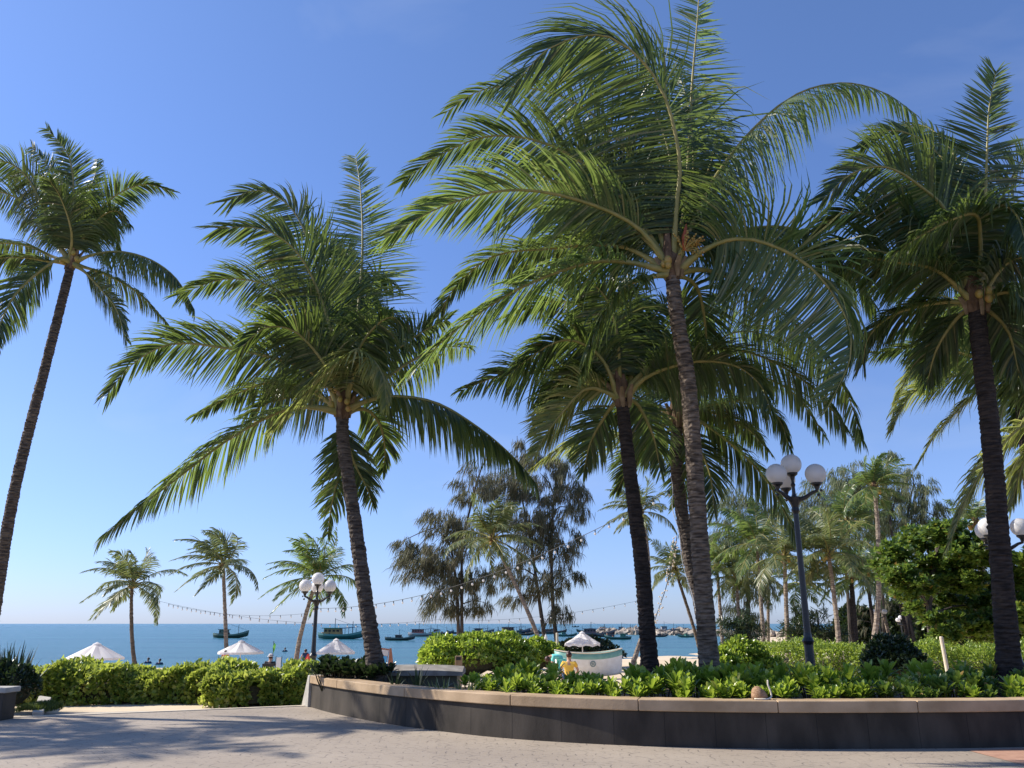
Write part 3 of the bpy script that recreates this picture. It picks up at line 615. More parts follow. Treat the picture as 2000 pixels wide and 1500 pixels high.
right_fr = [
 ([(1922, 440), (1928, 290), (1932, 210), (1946, 138)], -0.3, dict(ref=(0, 1, .05), grav=0.05, wind=(-.02, 0, 0), L=1.3, n=84, open_=1.15)),
 ([(1858, 430), (1795, 362), (1728, 326), (1662, 340), (1606, 392)], -0.7, dict(ref=(0, .85, .5), grav=0.2, wind=(-.12, 0, 0), L=1.2, n=92)),
 ([(1872, 370), (1810, 280), (1735, 255), (1680, 290)], 0.8, dict(ref=YREF, grav=0.15, wind=(-.12, 0, 0), L=1.1)),
 ([(1895, 400), (1868, 310), (1815, 250), (1755, 245)], 1.4, dict(ref=YREF, grav=0.15, wind=(-.1, 0, 0), L=1.1)),
 ([(1845, 490), (1775, 452), (1712, 426), (1652, 415), (1585, 455)], 0.6, dict(ref=MREF, grav=0.26, wind=(-.1, 0, 0), L=1.0)),
 ([(1915, 470), (1906, 420), (1860, 428), (1795, 462), (1740, 500)], -1.6, dict(ref=MREF, grav=0.36, wind=(-.03, 0, 0), L=1.15, n=88)),
 ([(1830, 528), (1752, 512), (1680, 505), (1640, 540)], -0.6, dict(ref=ZREF, grav=0.4, L=1.0)),
 ([(1840, 590), (1750, 612), (1698, 655), (1685, 710)], 0.6, dict(ref=ZREF, grav=0.38, L=1.0)),
 ([(1960, 520), (2010, 505), (2070, 550)], -0.4, dict(ref=ZREF, grav=0.36, L=1.1)),
 ([(1965, 570), (2010, 600), (2060, 680)], -0.9, dict(ref=ZREF, grav=0.36, L=1.1)),
 ([(1940, 440), (1970, 360), (2010, 300), (2060, 300)], 0.6, dict(ref=MREF, grav=0.24, L=1.0)),
 ([(1870, 620), (1830, 680), (1810, 750)], 0.9, dict(ref=MREF, grav=0.3, L=0.9)),
 ([(1935, 610), (1970, 650), (1990, 730)], 0.5, dict(ref=MREF, grav=0.28, L=1.0)),
 ([(1890, 470), (1850, 400), (1790, 380), (1740, 420)], 1.6, dict(ref=MREF, grav=0.28, L=1.15)),
 ([(1925, 440), (1950, 400), (1985, 420), (2005, 480)], -1.3, dict(ref=MREF, grav=0.34, L=1.1)),
 ([(1900, 440), (1890, 360), (1860, 300)], 2.0, dict(ref=YREF, grav=0.2, L=1.1)),
]
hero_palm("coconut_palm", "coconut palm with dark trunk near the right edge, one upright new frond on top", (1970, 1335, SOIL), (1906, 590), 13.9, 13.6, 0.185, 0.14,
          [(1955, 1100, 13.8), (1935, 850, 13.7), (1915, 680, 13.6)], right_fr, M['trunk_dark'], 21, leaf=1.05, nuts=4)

mid_fr = [
 ([(1175, 700), (1120, 665), (1065, 678), (985, 738)], -0.6, dict(ref=MREF, grav=0.32, L=1.0)),
 ([(1150, 758), (1100, 803), (1062, 856), (1045, 892)], -0.7, dict(ref=MREF, grav=0.2, L=0.9, m='palm_pale', n=66)),
 ([(1160, 740), (1090, 740), (1020, 790), (960, 860)], 0.5, dict(ref=ZREF, grav=0.3, L=0.9)) if False else ([(1165, 735), (1110, 735), (1075, 770), (1050, 830)], 0.5, dict(ref=ZREF, grav=0.3, L=0.9)),
 ([(1190, 660), (1140, 600), (1070, 590), (990, 620)], 0.8, dict(ref=MREF, grav=0.3, wind=(-.1, 0, 0), L=1.1)),
 ([(1205, 650), (1175, 570), (1110, 540)], -0.8, dict(ref=MREF, grav=0.3, wind=(-.1, 0, 0), L=1.2)),
 ([(1225, 650), (1230, 560), (1215, 500)], 0.8, dict(ref=YREF, grav=0.2, L=1.1)),
 ([(1250, 680), (1290, 600), (1330, 580)], 0.6, dict(ref=YREF, grav=0.25, L=1.0)),
 ([(1265, 720), (1350, 684), (1465, 688), (1580, 752), (1655, 840)], -0.3, dict(ref=ZREF, grav=0.38, L=1.15, n=90)),
 ([(1265, 735), (1350, 707), (1430, 712), (1482, 748), (1505, 800)], -1.2, dict(ref=MREF, grav=0.34, L=1.05)),
 ([(1245, 790), (1275, 850), (1290, 920)], 0.7, dict(ref=YREF, grav=0.2, L=0.8, n=50)),
 ([(1190, 800), (1155, 860), (1140, 920)], 0.9, dict(ref=YREF, grav=0.2, L=0.8, n=50)),
 ([(1195, 700), (1170, 640), (1120, 620)], 1.3, dict(ref=MREF, grav=0.3, L=1.1)),
]
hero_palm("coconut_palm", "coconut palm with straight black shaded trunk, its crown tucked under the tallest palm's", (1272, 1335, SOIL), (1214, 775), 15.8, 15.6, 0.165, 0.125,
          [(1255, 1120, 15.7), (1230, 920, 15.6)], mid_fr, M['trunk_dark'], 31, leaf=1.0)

behind_fr = [
 ([(1250, 848), (1175, 850), (1110, 866), (1045, 912)], -0.6, dict(ref=ZREF, grav=0.34, L=0.85, m='palm_pale')),
 ([(1290, 860), (1240, 890), (1205, 960)], 0.5, dict(ref=MREF, grav=0.25, L=0.8)),
 ([(1345, 800), (1400, 788), (1470, 782), (1520, 815), (1542, 875)], -0.5, dict(ref=ZREF, grav=0.4, L=0.95)),
 ([(1360, 820), (1420, 860), (1495, 935), (1558, 1050)], -0.8, dict(ref=ZREF, grav=0.36, L=1.05, n=84)),
 ([(1350, 850), (1385, 920), (1395, 1000)], -0.4, dict(ref=YREF, grav=0.2, L=0.9, n=56)),
 ([(1330, 720), (1370, 640), (1400, 590)], 0.5, dict(ref=YREF, grav=0.2, L=1.0)),
 ([(1345, 730), (1410, 660), (1480, 650), (1560, 700)], 0.9, dict(ref=MREF, grav=0.34, L=1.05)),
 ([(1300, 730), (1270, 660), (1230, 640)], 0.5, dict(ref=MREF, grav=0.3, L=1.0)),
 ([(1355, 770), (1440, 730), (1540, 760), (1610, 850)], 0.9, dict(ref=ZREF, grav=0.38, L=1.0)),
 ([(1290, 800), (1230, 790), (1180, 830)], 1.0, dict(ref=ZREF, grav=0.38, L=0.9)),
 ([(1340, 860), (1340, 920), (1320, 990)], 0.8, dict(ref=YREF, grav=0.2, L=0.8, n=50)),
 ([(1360, 790), (1450, 800), (1540, 870), (1600, 960)], 1.2, dict(ref=ZREF, grav=0.36, L=1.0)) if False else ([(1365, 800), (1450, 830), (1500, 880)], 1.0, dict(ref=ZREF, grav=0.36, L=0.9)),
]
hero_palm("coconut_palm", "coconut palm leaning close behind the tallest one, a light rope on its trunk", (1392, 1300, -0.06), (1322, 815), 19.4, 19.0, 0.18, 0.14,
          [(1372, 1200, 19.3), (1345, 1080, 19.2), (1322, 920, 19.1)], behind_fr, M['trunk_mid'], 44, leaf=1.0)

back_right_fr = [
 ([(1890, 725), (1805, 752), (1765, 790), (1742, 842)], -0.7, dict(ref=MREF, grav=0.26, L=0.95, m='palm_pale')),
 ([(1900, 672), (1830, 684), (1775, 732), (1745, 802)], 0.4, dict(ref=ZREF, grav=0.34, L=0.95, m='palm_pale')),
 ([(1905, 765), (1835, 838), (1795, 905)], -0.3, dict(ref=ZREF, grav=0.3, L=0.9, m='palm_pale')),
 ([(1910, 640), (1830, 620), (1760, 650)], 0.7, dict(ref=ZREF, grav=0.34, L=1.0)),
 ([(1960, 600), (1930, 540), (1880, 520)], 0.5, dict(ref=MREF, grav=0.3, L=1.0)),
 ([(2010, 600), (2040, 540), (2080, 530)], 0.5, dict(ref=MREF, grav=0.3, L=1.0)),
 ([(2020, 680), (2080, 720), (2120, 800)], -0.3, dict(ref=ZREF, grav=0.35, L=1.0)),
 ([(1975, 720), (1960, 790), (1945, 850)], -1.0, dict(ref=MREF, grav=0.3, L=1.1, m='palm_pale')),
 ([(2000, 720), (2005, 790), (1995, 860)], 0.4, dict(ref=YREF, grav=0.2, L=0.9)),
 ([(1945, 640), (1885, 600), (1830, 600)], -1.0, dict(ref=MREF, grav=0.34, L=1.0)),
]
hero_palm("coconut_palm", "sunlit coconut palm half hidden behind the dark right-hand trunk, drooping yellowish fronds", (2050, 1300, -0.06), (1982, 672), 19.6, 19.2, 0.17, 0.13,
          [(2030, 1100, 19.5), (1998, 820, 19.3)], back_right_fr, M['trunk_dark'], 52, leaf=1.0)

edge_fr = [
 ([(2050, 815), (1995, 832), (1932, 898), (1884, 980), (1856, 1060)], -0.8, dict(ref=(0, .5, .85), grav=0.34, L=0.95, m='palm_pale', n=84)),
 ([(2050, 840), (2000, 900), (1975, 990)], 0.6, dict(ref=ZREF, grav=0.34, L=0.9, m='palm_pale')),
 ([(2050, 780), (2000, 740), (1950, 760)], 0.8, dict(ref=ZREF, grav=0.34, L=0.9)),
 ([(2120, 760), (2170, 720), (2230, 760)], 0.4, dict(ref=ZREF, grav=0.34, L=0.9)),
 ([(2090, 740), (2080, 660), (2050, 600)], 0.4, dict(ref=YREF, grav=0.2, L=0.9)),
 ([(2110, 840), (2150, 900), (2180, 980)], -0.4, dict(ref=ZREF, grav=0.34, L=0.9)),
]
hero_palm("coconut_palm", "palm just beyond the right edge whose long pale frond hangs into view before the tree", (2190, 1320, SOIL), (2090, 800), 15.5, 15.3, 0.17, 0.13,
          [(2150, 1080, 15.4)], edge_fr, M['trunk'], 61, leaf=0.95)

# palms beyond the left edge: the photo shows the shade they throw across the plaza
def ring_fronds(Cpx, Cpy, R, n, seed):
    rs = np.random.RandomState(seed); out = []
    for k in range(n):
        th = k*2.4; el = rs.uniform(-0.5, 1.0); dx, dyv, dz = math.cos(th)*math.cos(el), math.sin(th)*math.cos(el), math.sin(el)
        out.append((dx, dyv, dz))
    return out

def frond_set(seed, n=18, length=3.0, leaf=0.75, npair=32, width=0.046, wind=(-0.12, 0, 0), lm=None, segs=3):
    """Meshes of one crown's fronds, base at the origin; used by the palms further off."""
    rs = np.random.RandomState(seed); out = []
    for k in range(n):
        th = k*2.39996 + rs.uniform(-0.25, 0.25); f = (k+0.5)/n
        el = math.radians(82 - 112*f + rs.uniform(-8, 8)); l = length*rs.uniform(0.85, 1.1)*(0.8 if f < 0.12 else 1.0)
        d = Vector((math.cos(th)*math.cos(el), math.sin(th)*math.cos(el), math.sin(el)))
        p = Vector((0, 0, 0)); pts = [p.copy()]; sag = 0.16+0.12*f
        for s in range(4):
            p = p + d*(l/4); pts.append(p.copy())
            d = (d + Vector((wind[0]*1.6, wind[1], -sag*(1.0+0.45*s)))).normalized()
        hz = Vector((math.cos(th), math.sin(th), 0))
        ref = (0, 0, 1) if el < math.radians(55) else tuple(hz*0.9+Vector((0, 0, 0.3)))
        out.append(frond_mesh(pts, leaf, npair, ref=ref, grav=0.30, wind=wind, width=width, rr=0.03, segs=segs, rs=rs, lift=0.15, mats=[lm or M['palm_far'], M['rachis']]))
    return out
SETS = [frond_set(101), frond_set(102), frond_set(103, n=20), frond_set(104, wind=(-0.22, 0, 0))]
SETS_B = [frond_set(111, lm=M['palm_mid']), frond_set(112, n=20, lm=M['palm_mid'], wind=(-0.2, 0, 0))]
def far_palm(label, crown, basepx, Y, Lpx, fset, tmat='trunk_pale', group="coconut palms on the beach", bend=(0, 0), rot=0.0, rscale=1.0, nuts=4):
    Cc = P(crown[0], crown[1], Y); bx = P(basepx, 1260, Y).x; bz = gz(bx, Y); B = Vector((bx, Y, bz))
    root = thing("coconut_palm", B, label, "palm tree", group)
    c0 = Cc - B; sc = Lpx*PX(Y)/3.0
    m1 = c0*0.35 + Vector((bend[0]*0.8, bend[1], 0)); m2 = c0*0.72 + Vector((bend[0]*0.6, bend[1]*.6, 0))
    trunk_mesh([Vector((0, 0, -0.15)), m1, m2, c0], 0.15*rscale, 0.10*rscale, ring=0.22, flare=1.5, n=9).build("trunk", M[tmat], root)
    hb = MB(); hb.tube([c0-Vector((0, 0, .25)), c0, c0+Vector((0, 0, .35))], [0.11*rscale, 0.2*rscale, 0.08*rscale], 8); hb.build("crown_heart", M['fiber'], root)
    for me in fset:
        o = link("frond", me, root); o.location = c0; o.rotation_euler = (0, 0, rot); o.scale = (sc,)*3
    rs = np.random.RandomState(int(crown[0]))
    for k in range(nuts):
        th = rs.uniform(0, 6.28); MB().ball(c0+Vector((math.cos(th)*.25, math.sin(th)*.25, rs.uniform(-.3, 0))), 0.11, 0, 8).build("coconut", M['coconut'], root, smooth=True)
    return root
far_palm("pale feathery coconut palm on the far left beach, right of the first white parasol", (258, 1142), 272, 56, 96, SETS[0], 'trunk', bend=(-0.2, 0))
far_palm("windblown coconut palm with slim grey trunk crossing the second white parasol", (436, 1104), 449, 54, 96, SETS[3], 'trunk_pale', rot=0.5)
far_palm("coconut palm behind the left globe lamp, trunk leaning to the right", (620, 1128), 578, 48, 108, SETS_B[1], 'trunk_pale', bend=(-0.2, 0), rot=1.0)
far_palm("slanting coconut palm whose windswept crown stands before the feathery needle trees", (962, 1052), 1074, 50, 110, SETS[3], 'trunk_pale', bend=(0.25, 0), rot=2.0)
far_palm("coconut palm whose crown shows behind the straight black trunk, leaning foot by the beached boat", (1252, 1000), 1228, 50, 84, SETS[1], 'trunk_pale', bend=(1.0, 0), rot=0.3)
far_palm("small coconut palm with thin slanting trunk between the black trunk and the tallest palm", (1318, 1112), 1372, 62, 72, SETS[2], 'trunk', bend=(0.1, 0), rot=1.4)
far_palm("coconut palm partly hidden just right of the tallest palm's trunk", (1400, 1105), 1412, 58, 72, SETS_B[0], 'trunk_pale', rot=2.2, group="coconut palms of the right-hand grove")
GR = "coconut palms of the right-hand grove"
far_palm("leftmost tall grove palm, ragged crown beside the main lamp post's left", (1478, 1062), 1492, 52, 112, SETS_B[0], 'trunk_pale', GR, rot=0.8)
far_palm("yellow-green grove palm directly left of the main lamp post", (1532, 1088), 1536, 46, 108, SETS[1], 'trunk_pale', GR, rot=2.6)
far_palm("full grove palm with coconuts right of the main lamp post, curved trunk", (1618, 1082), 1636, 44, 116, SETS[2], 'trunk_pale', GR, rot=0.2, bend=(0.1, 0), nuts=7)
far_palm("tall grove palm with bare pale trunk rising above all its neighbours", (1708, 952), 1690, 42, 84, SETS_B[1], 'trunk_pale', GR, rot=1.9, bend=(0.45, 0))
far_palm("dense dark grove palm standing behind the coconut-bearing one", (1655, 1020), 1672, 54, 96, SETS_B[0], 'trunk_dark', GR, rot=3.1)
far_palm("dark palm whose top fronds show over the broad-leaved tree", (1905, 1020), 1930, 36, 70, SETS_B[0], 'trunk_dark', GR, rot=1.2)
far_palm("low grove palm with dark trunk left of the small globe lamps", (1692, 1118), 1712, 56, 70, SETS_B[1], 'trunk_dark', GR, rot=0.6)
far_palm("slender palm leaning left between the two small globe lamps", (1712, 1142), 1745, 62, 56, SETS[0], 'trunk_pale', GR, rot=2.0)
far_palm("dark leaning palm just right of the small globe lamps", (1748, 1128), 1778, 58, 62, SETS_B[0], 'trunk_dark', GR, rot=2.8)
far_palm("low full grove palm whose green fronds fill the gap left of the bare-trunked palm", (1662, 1128), 1664, 50, 84, SETS_B[1], 'trunk_dark', GR, rot=0.9)
far_palm("short bushy grove palm low behind the main lamp post", (1572, 1142), 1576, 54, 76, SETS_B[0], 'trunk_pale', GR, rot=2.9)
far_palm("short grove palm low between the tallest palm and the leftmost tall grove palm", (1438, 1128), 1446, 56, 80, SETS[1], 'trunk_pale', GR, rot=1.6)
far_palm("thin pale grove palm furthest back beside the sea", (1500, 1130), 1498, 66, 56, SETS[3], 'trunk_pale', GR, rot=1.1)

for i, (x, y, h, lab) in enumerate([(-18.6, 16.0, 9.0, "palm out of view on the left whose crown shades the plaza's left edge"), (-15.6, 17.6, 9.3, "palm out of view on the left throwing the streaky shade along the plaza edge")]):
    root = thing("coconut_palm", (x, y, -0.06), lab, "palm tree")
    trunk_mesh([Vector((0, 0, -.1)), Vector((.1, 0, h*.5)), Vector((.3, 0, h))], 0.17, 0.13, ring=0.2, n=9).build("trunk", M['trunk'], root)
    for me in SETS_B[i]:
        o = link("frond", me, root); o.location = (.3, 0, h); o.scale = ((1.0, .55)[i],)*3; o.rotation_euler = (0, 0, i*1.3)

# ------------------------------------------------------------------ leaf masses
def leaves_np(pos, axis, nrm, ln, wd, fold=0.25):
    """Folded pointed leaves: 4 vertices, 2 triangles each."""
    axis = unit(axis); nrm = unit(nrm - axis*np.sum(axis*nrm, 1, keepdims=True)); s = np.cross(axis, nrm)
    mid = pos + axis*(ln*0.5)[:, None]
    l = mid + s*(wd*0.5)[:, None] + nrm*(wd*fold)[:, None]; r = mid - s*(wd*0.5)[:, None] + nrm*(wd*fold)[:, None]
    tip = pos + axis*ln[:, None]
    V = np.stack([pos, l, tip, r], 1).reshape(-1, 3); b = np.arange(len(pos))[:, None]*4
    return V, np.concatenate([b+np.array([[0, 2, 1]]), b+np.array([[0, 3, 2]])], 0)
def rnd_unit(n, rs): return unit(rs.normal(0, 1, (n, 3)))

def hedge(name, label, line, w, h, count, ll, lw, lm, seed, z0=None, round_=0.35, bumpy=0.15, group=None, dead=0):
    rs = np.random.RandomState(seed); line = [Vector(p) for p in line]; L0 = line[0].copy()
    pts = np.array([tuple(p) for p in line]); seg = np.linalg.norm(np.diff(pts, axis=0), axis=1); cum = np.concatenate([[0], np.cumsum(seg)])
    root = thing(name, L0, label, "hedge", group)
    s = rs.uniform(0, cum[-1], count); c = np.stack([np.interp(s, cum, pts[:, k]) for k in range(3)], 1)
    i = np.clip(np.searchsorted(cum, s)-1, 0, len(seg)-1); t = unit(np.diff(pts, axis=0))[i]; nn = np.stack([-t[:, 1], t[:, 0], np.zeros(count)], 1)
    # cross-section: superellipse-like arch
    a = rs.uniform(-0.15, math.pi+0.15, count); ca, sa = np.cos(a), np.sin(a)
    e = 0.55; q = np.sign(ca)*np.abs(ca)**e; zz = np.sign(sa)*np.abs(sa)**e
    wob = 1 + bumpy*(np.sin(s*2.1+seed)+np.sin(s*5.3+a*2.0+seed*2)*0.7+np.sin(s*9.7+a*5)*0.4)
    dep = 1 - np.abs(rs.normal(0, 0.12, count)) + (rs.rand(count) < 0.05)*0.08
    pos = c + nn*(q*w/2*wob*dep)[:, None]; pos[:, 2] = c[:, 2] + np.clip(zz*h*wob*dep, 0.01, None)
    outw = unit(nn*ca[:, None] + np.array([[0, 0, 1]])*np.maximum(sa, 0)[:, None])
    axis = outw*0.5 + rnd_unit(count, rs)*0.9 + np.array([0, 0, 0.35]); nr = outw*0.35 + rnd_unit(count, rs)*0.9 + np.array([0, 0, 0.5])
    V, T = leaves_np(pos - np.array(L0), axis, nr, ll*rs.uniform(0.6, 1.2, count), lw*rs.uniform(0.7, 1.2, count))
    me = np_mesh("foliage", V, [(T, 0)], [lm]); link("foliage", me, root)
    # woody inside
    cb = MB(); K = 10; ring = []
    S = np.linspace(0.04*cum[-1] if cum[-1] > 2 else .1*cum[-1], cum[-1]*(0.96 if cum[-1] > 2 else .9), max(6, int(cum[-1]*3)))
    for sv in S:
        cc = np.array([np.interp(sv, cum, pts[:, k]) for k in range(3)]); ii = min(max(np.searchsorted(cum, sv)-1, 0), len(seg)-1); tt = unit(np.diff(pts, axis=0))[ii]; n_ = np.array([-tt[1], tt[0], 0])
        for k in range(K+1):
            aa = math.pi*k/K; f = 0.58*(1+0.06*math.sin(sv*7+k)); ring.append(Vector(cc + n_*(np.sign(math.cos(aa))*abs(math.cos(aa))**e*w/2*f) + np.array([0, 0, abs(math.sin(aa))**e*h*f])) - L0)
    m = K+1; F = [(j*m+k, j*m+k+1, (j+1)*m+k+1, (j+1)*m+k) for j in range(len(S)-1) for k in range(K)]
    F += [tuple(range(m)), tuple((len(S)-1)*m+k for k in range(m))]
    cb.add(ring, F); cb.build("branches", M['twig'], root)
    return root

def bush(name, label, blobs, count, ll, lw, lm, seed, cat="bush", group=None):
    """blobs: (centre, (rx, ry, rz))"""
    rs = np.random.RandomState(seed); base = Vector(blobs[0][0]); base.z = gz(base.x, base.y)
    root = thing(name, base, label, cat, group)
    wt = np.array([b[1][0]*b[1][2] for b in blobs]); bi = rs.choice(len(blobs), count, p=wt/wt.sum())
    C = np.array([tuple(b[0]) for b in blobs])[bi]; R = np.array([b[1] for b in blobs])[bi]
    d = rnd_unit(count, rs); d[:, 2] = np.abs(d[:, 2])*1.0 - 0.25*(rs.rand(count) < 0.3); d = unit(d)
    wob = 1 + 0.10*np.sin(d[:, 0]*7+seed)+0.08*np.sin(d[:, 2]*11+d[:, 1]*6)
    pos = C + d*R*(wob*(1-np.abs(rs.normal(0, 0.13, count))))[:, None]; pos[:, 2] = np.maximum(pos[:, 2], base.z+0.02)
    V, T = leaves_np(pos-np.array(base), d*0.6+rnd_unit(count, rs)*0.8+np.array([0, 0, .3]), d*0.6+rnd_unit(count, rs)*.7+np.array([0, 0, .5]), ll*rs.uniform(.6, 1.2, count), lw*rs.uniform(.7, 1.2, count))
    link("foliage", np_mesh("foliage", V, [(T, 0)], [lm]), root)
    cb = MB()
    for c, r in blobs: cb.ball(Vector(c)-base, 1.0, 0, 12, (r[0]*.72, r[1]*.72, r[2]*.72))
    for k in range(5):
        c, r = blobs[k % len(blobs)]; q = Vector(c)-base; cb.tube([Vector((q.x*.3, q.y*.3, -.05)), q*0.6, q+Vector((rs.uniform(-.3, .3)*r[0], 0, r[2]*.5))], [.04, .03, .01], 5)
    cb.build("branches", M['twig'], root)
    return root

# clipped hedges on the left, by the path
h0 = G(-140, 1373); h1 = G(380, 1370); nb_ = Vector((0, 0.65, 0))
hedge("hedge", "long clipped light green hedge behind the path on the left", [h0+nb_, G(60, 1373)+nb_, G(250, 1371)+nb_, h1+nb_, G(480, 1364)+nb_], 1.25, 0.64, 15000, 0.135, 0.085, M['hedge'], 71)
hedge("hedge", "yellower rounded hedge jutting forward beside the planter wall's end", [G(395, 1376)+Vector((0, .45, 0)), G(480, 1377)+Vector((0, .5, 0)), G(560, 1372)+Vector((0, .5, 0)), G(640, 1360)+Vector((0, .6, 0))], 1.0, 0.60, 9500, 0.15, 0.095, M['hedge'], 72)
hx = [P(1455, 1300, 26.5), P(1560, 1300, 25.5), P(1700, 1300, 24.5), P(1850, 1300, 24.0), P(2000, 1300, 24), P(2200, 1300, 24)]
hedge("hedge", "long fine-leaved green hedge behind the planter on the right", [Vector((p.x, p.y, -0.06)) for p in hx], 2.6, 1.12, 34000, 0.085, 0.05, M['hedge_fine'], 73, bumpy=0.07)
# bushes on the beach
def blob(px, py, Y, rx, rz, ry=None): p = P(px, py, Y); return (p, (rx*PX(Y), (ry or rx)*PX(Y), rz*PX(Y)))
bush("beach_bush", "broad glossy green bush on the sand under the feathery trees", [blob(905, 1288, 40, 80, 42, 60), blob(965, 1280, 41, 75, 38, 50), blob(860, 1300, 40, 40, 34), blob(1010, 1300, 41, 38, 30)], 9500, 0.24, 0.14, M['sealettuce'], 81)
bush("beach_bush", "smaller green bush right of the broad one, behind the slanting palm's foot", [blob(1042, 1285, 44, 38, 32), blob(1070, 1285, 44, 30, 24)], 3200, 0.24, 0.14, M['sealettuce'], 82)
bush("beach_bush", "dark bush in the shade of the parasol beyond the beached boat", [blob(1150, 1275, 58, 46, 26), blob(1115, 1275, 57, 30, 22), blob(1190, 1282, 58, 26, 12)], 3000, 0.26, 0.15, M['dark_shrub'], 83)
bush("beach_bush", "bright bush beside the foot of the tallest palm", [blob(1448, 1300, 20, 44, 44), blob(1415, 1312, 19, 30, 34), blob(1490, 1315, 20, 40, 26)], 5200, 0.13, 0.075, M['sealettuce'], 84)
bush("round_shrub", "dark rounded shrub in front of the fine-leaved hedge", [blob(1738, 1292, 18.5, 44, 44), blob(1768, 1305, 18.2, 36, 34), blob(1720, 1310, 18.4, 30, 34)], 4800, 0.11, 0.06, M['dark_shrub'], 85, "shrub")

# ------------------------------------------------------------------ planter shrubs: rosettes of broad glossy leaves
def rosette_mesh(seed, lm, n_ros=5, ll=0.24, lw=0.085, nl=15, spread=0.17, hgt=0.30):
    rs = np.random.RandomState(seed); V = []; F = []; mi = []
    st = MB(); Vv = []; Q = []; off = 0
    for r in range(n_ros):
        th = rs.uniform(0, 6.28); rr = spread*math.sqrt(rs.rand()) if r else 0.02; c = Vector((math.cos(th)*rr, math.sin(th)*rr, hgt*rs.uniform(0.55, 1.0)))
        st.tube([Vector((c.x*.3, c.y*.3, -0.08)), Vector((c.x*.8, c.y*.8, c.z*.5)), c], [.014, .012, .009], 5)
        tilt = Vector((c.x, c.y, 0))*1.6
        for k in range(nl):
            f = k/nl; az = k*2.4+rs.uniform(-.2, .2); el = math.radians(80-72*f+rs.uniform(-9, 9)); l = ll*rs.uniform(.75, 1.1)*(0.6+0.45*math.sin(math.pi*min(1, f+.25)))
            d = (Vector((math.cos(az)*math.cos(el), math.sin(az)*math.cos(el), math.sin(el)))+tilt*0.6).normalized()
            s = d.cross(Vector((0, 0, 1)));
            if s.length < .05: s = Vector((1, 0, 0))
            s.normalize(); nn = s.cross(d).normalized(); p = c + d*0.008
            w = lw*rs.uniform(.8, 1.15)
            for j, (q, wf) in enumerate(((0, .18), (.3, .42), (.62, .92), (.86, .85), (1.0, .22))):
                pt = p + d*(l*q) - nn*(l*0.28*q*q)*(1-math.sin(el)) ; cup = nn*(w*0.16*wf)
                Vv += [pt - s*w*.5*wf + cup, pt, pt + s*w*.5*wf + cup]
            b = off
            for j in range(4):
                Q += [(b+3*j, b+3*j+1, b+3*j+4, b+3*j+3), (b+3*j+1, b+3*j+2, b+3*j+5, b+3*j+4)]
            off += 15
    me = bpy.data.meshes.new("foliage"); me.from_pydata([tuple(v) for v in Vv], [], Q); me.materials.append(lm)
    me.polygons.foreach_set("use_smooth", [True]*len(Q)); me.update()
    return me, st
PROT = [rosette_mesh(200+i, M['sealettuce']) for i in range(5)]; PROTD = [rosette_mesh(220+i, M['dark_shrub'], ll=.2) for i in range(2)]
def shrub_proto(pm, label, group):
    root = thing("planter_shrub", (0, 0, -50), label, "shrub", group); link("foliage", pm[0], root); pm[1].build("stem", M['twig'], root); return root
GS = "glossy rosette shrubs filling the planter"; GD = "dark low shrubs at the planter's left end"
LS = "glossy green rosette shrub in the crowded bed behind the planter coping"; LD = "dark leafy low shrub in the row between left globe lamp and leaning trunk"
protos = [shrub_proto(p, LS, GS) for p in PROT]; protosD = [shrub_proto(p, LD, GD) for p in PROTD]
protosE = [shrub_proto(rosette_mesh(240+i, M['almond'], ll=.22), 'darker, shade-toned rosette shrub mixed into the planter bed right of the main lamp post', 'darker rosette shrubs in the planter') for i in range(2)]  # darker leaf paints in the shade on the bed's right, besides varying the species
used = set()
def put(plist, k, loc, rot, sc):
    r = plist[k]
    if id(r) not in used: used.add(id(r)); r.location = loc; r.rotation_euler = (0, 0, rot); r.scale = (sc,)*3
    else: dup(r, loc, rot, sc)
rs = np.random.RandomState(5)
for row, (dep, cnt, sc) in enumerate([(0.22, 40, 0.72), (0.55, 36, 0.84), (0.95, 32, 0.95), (1.45, 28, 1.02)]):
    ln = offset_line(WL, WD+dep); cum = [0]
    for i in range(1, len(ln)): cum.append(cum[-1]+(ln[i]-ln[i-1]).length)
    for k in range(cnt):
        s = (k+rs.uniform(.1, .9))/cnt; px0 = 930 + s*1180
        # find the point on the offset line under that photo column
        best = min(ln, key=lambda p: abs((1000+p.x/p.y*FPX*1.05)-px0)); p = best + Vector((rs.uniform(-.12, .12), rs.uniform(-.1, .1), 0))
        z = SOIL; sc_ = sc*rs.uniform(.66, 1.22)*(0.75 if px0 < 985 else 0.84 if 1065 < px0 < 1225 and row >= 1 else 1)
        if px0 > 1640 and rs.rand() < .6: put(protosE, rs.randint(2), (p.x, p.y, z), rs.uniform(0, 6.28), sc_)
        else: put(protos, rs.randint(5), (p.x, p.y, z), rs.uniform(0, 6.28), sc_)
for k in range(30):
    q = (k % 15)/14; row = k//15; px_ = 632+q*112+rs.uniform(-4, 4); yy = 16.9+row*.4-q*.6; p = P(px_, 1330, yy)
    put(protosD, rs.randint(2), (p.x, yy, SOIL), rs.uniform(0, 6.28), rs.uniform(.85, 1.2))
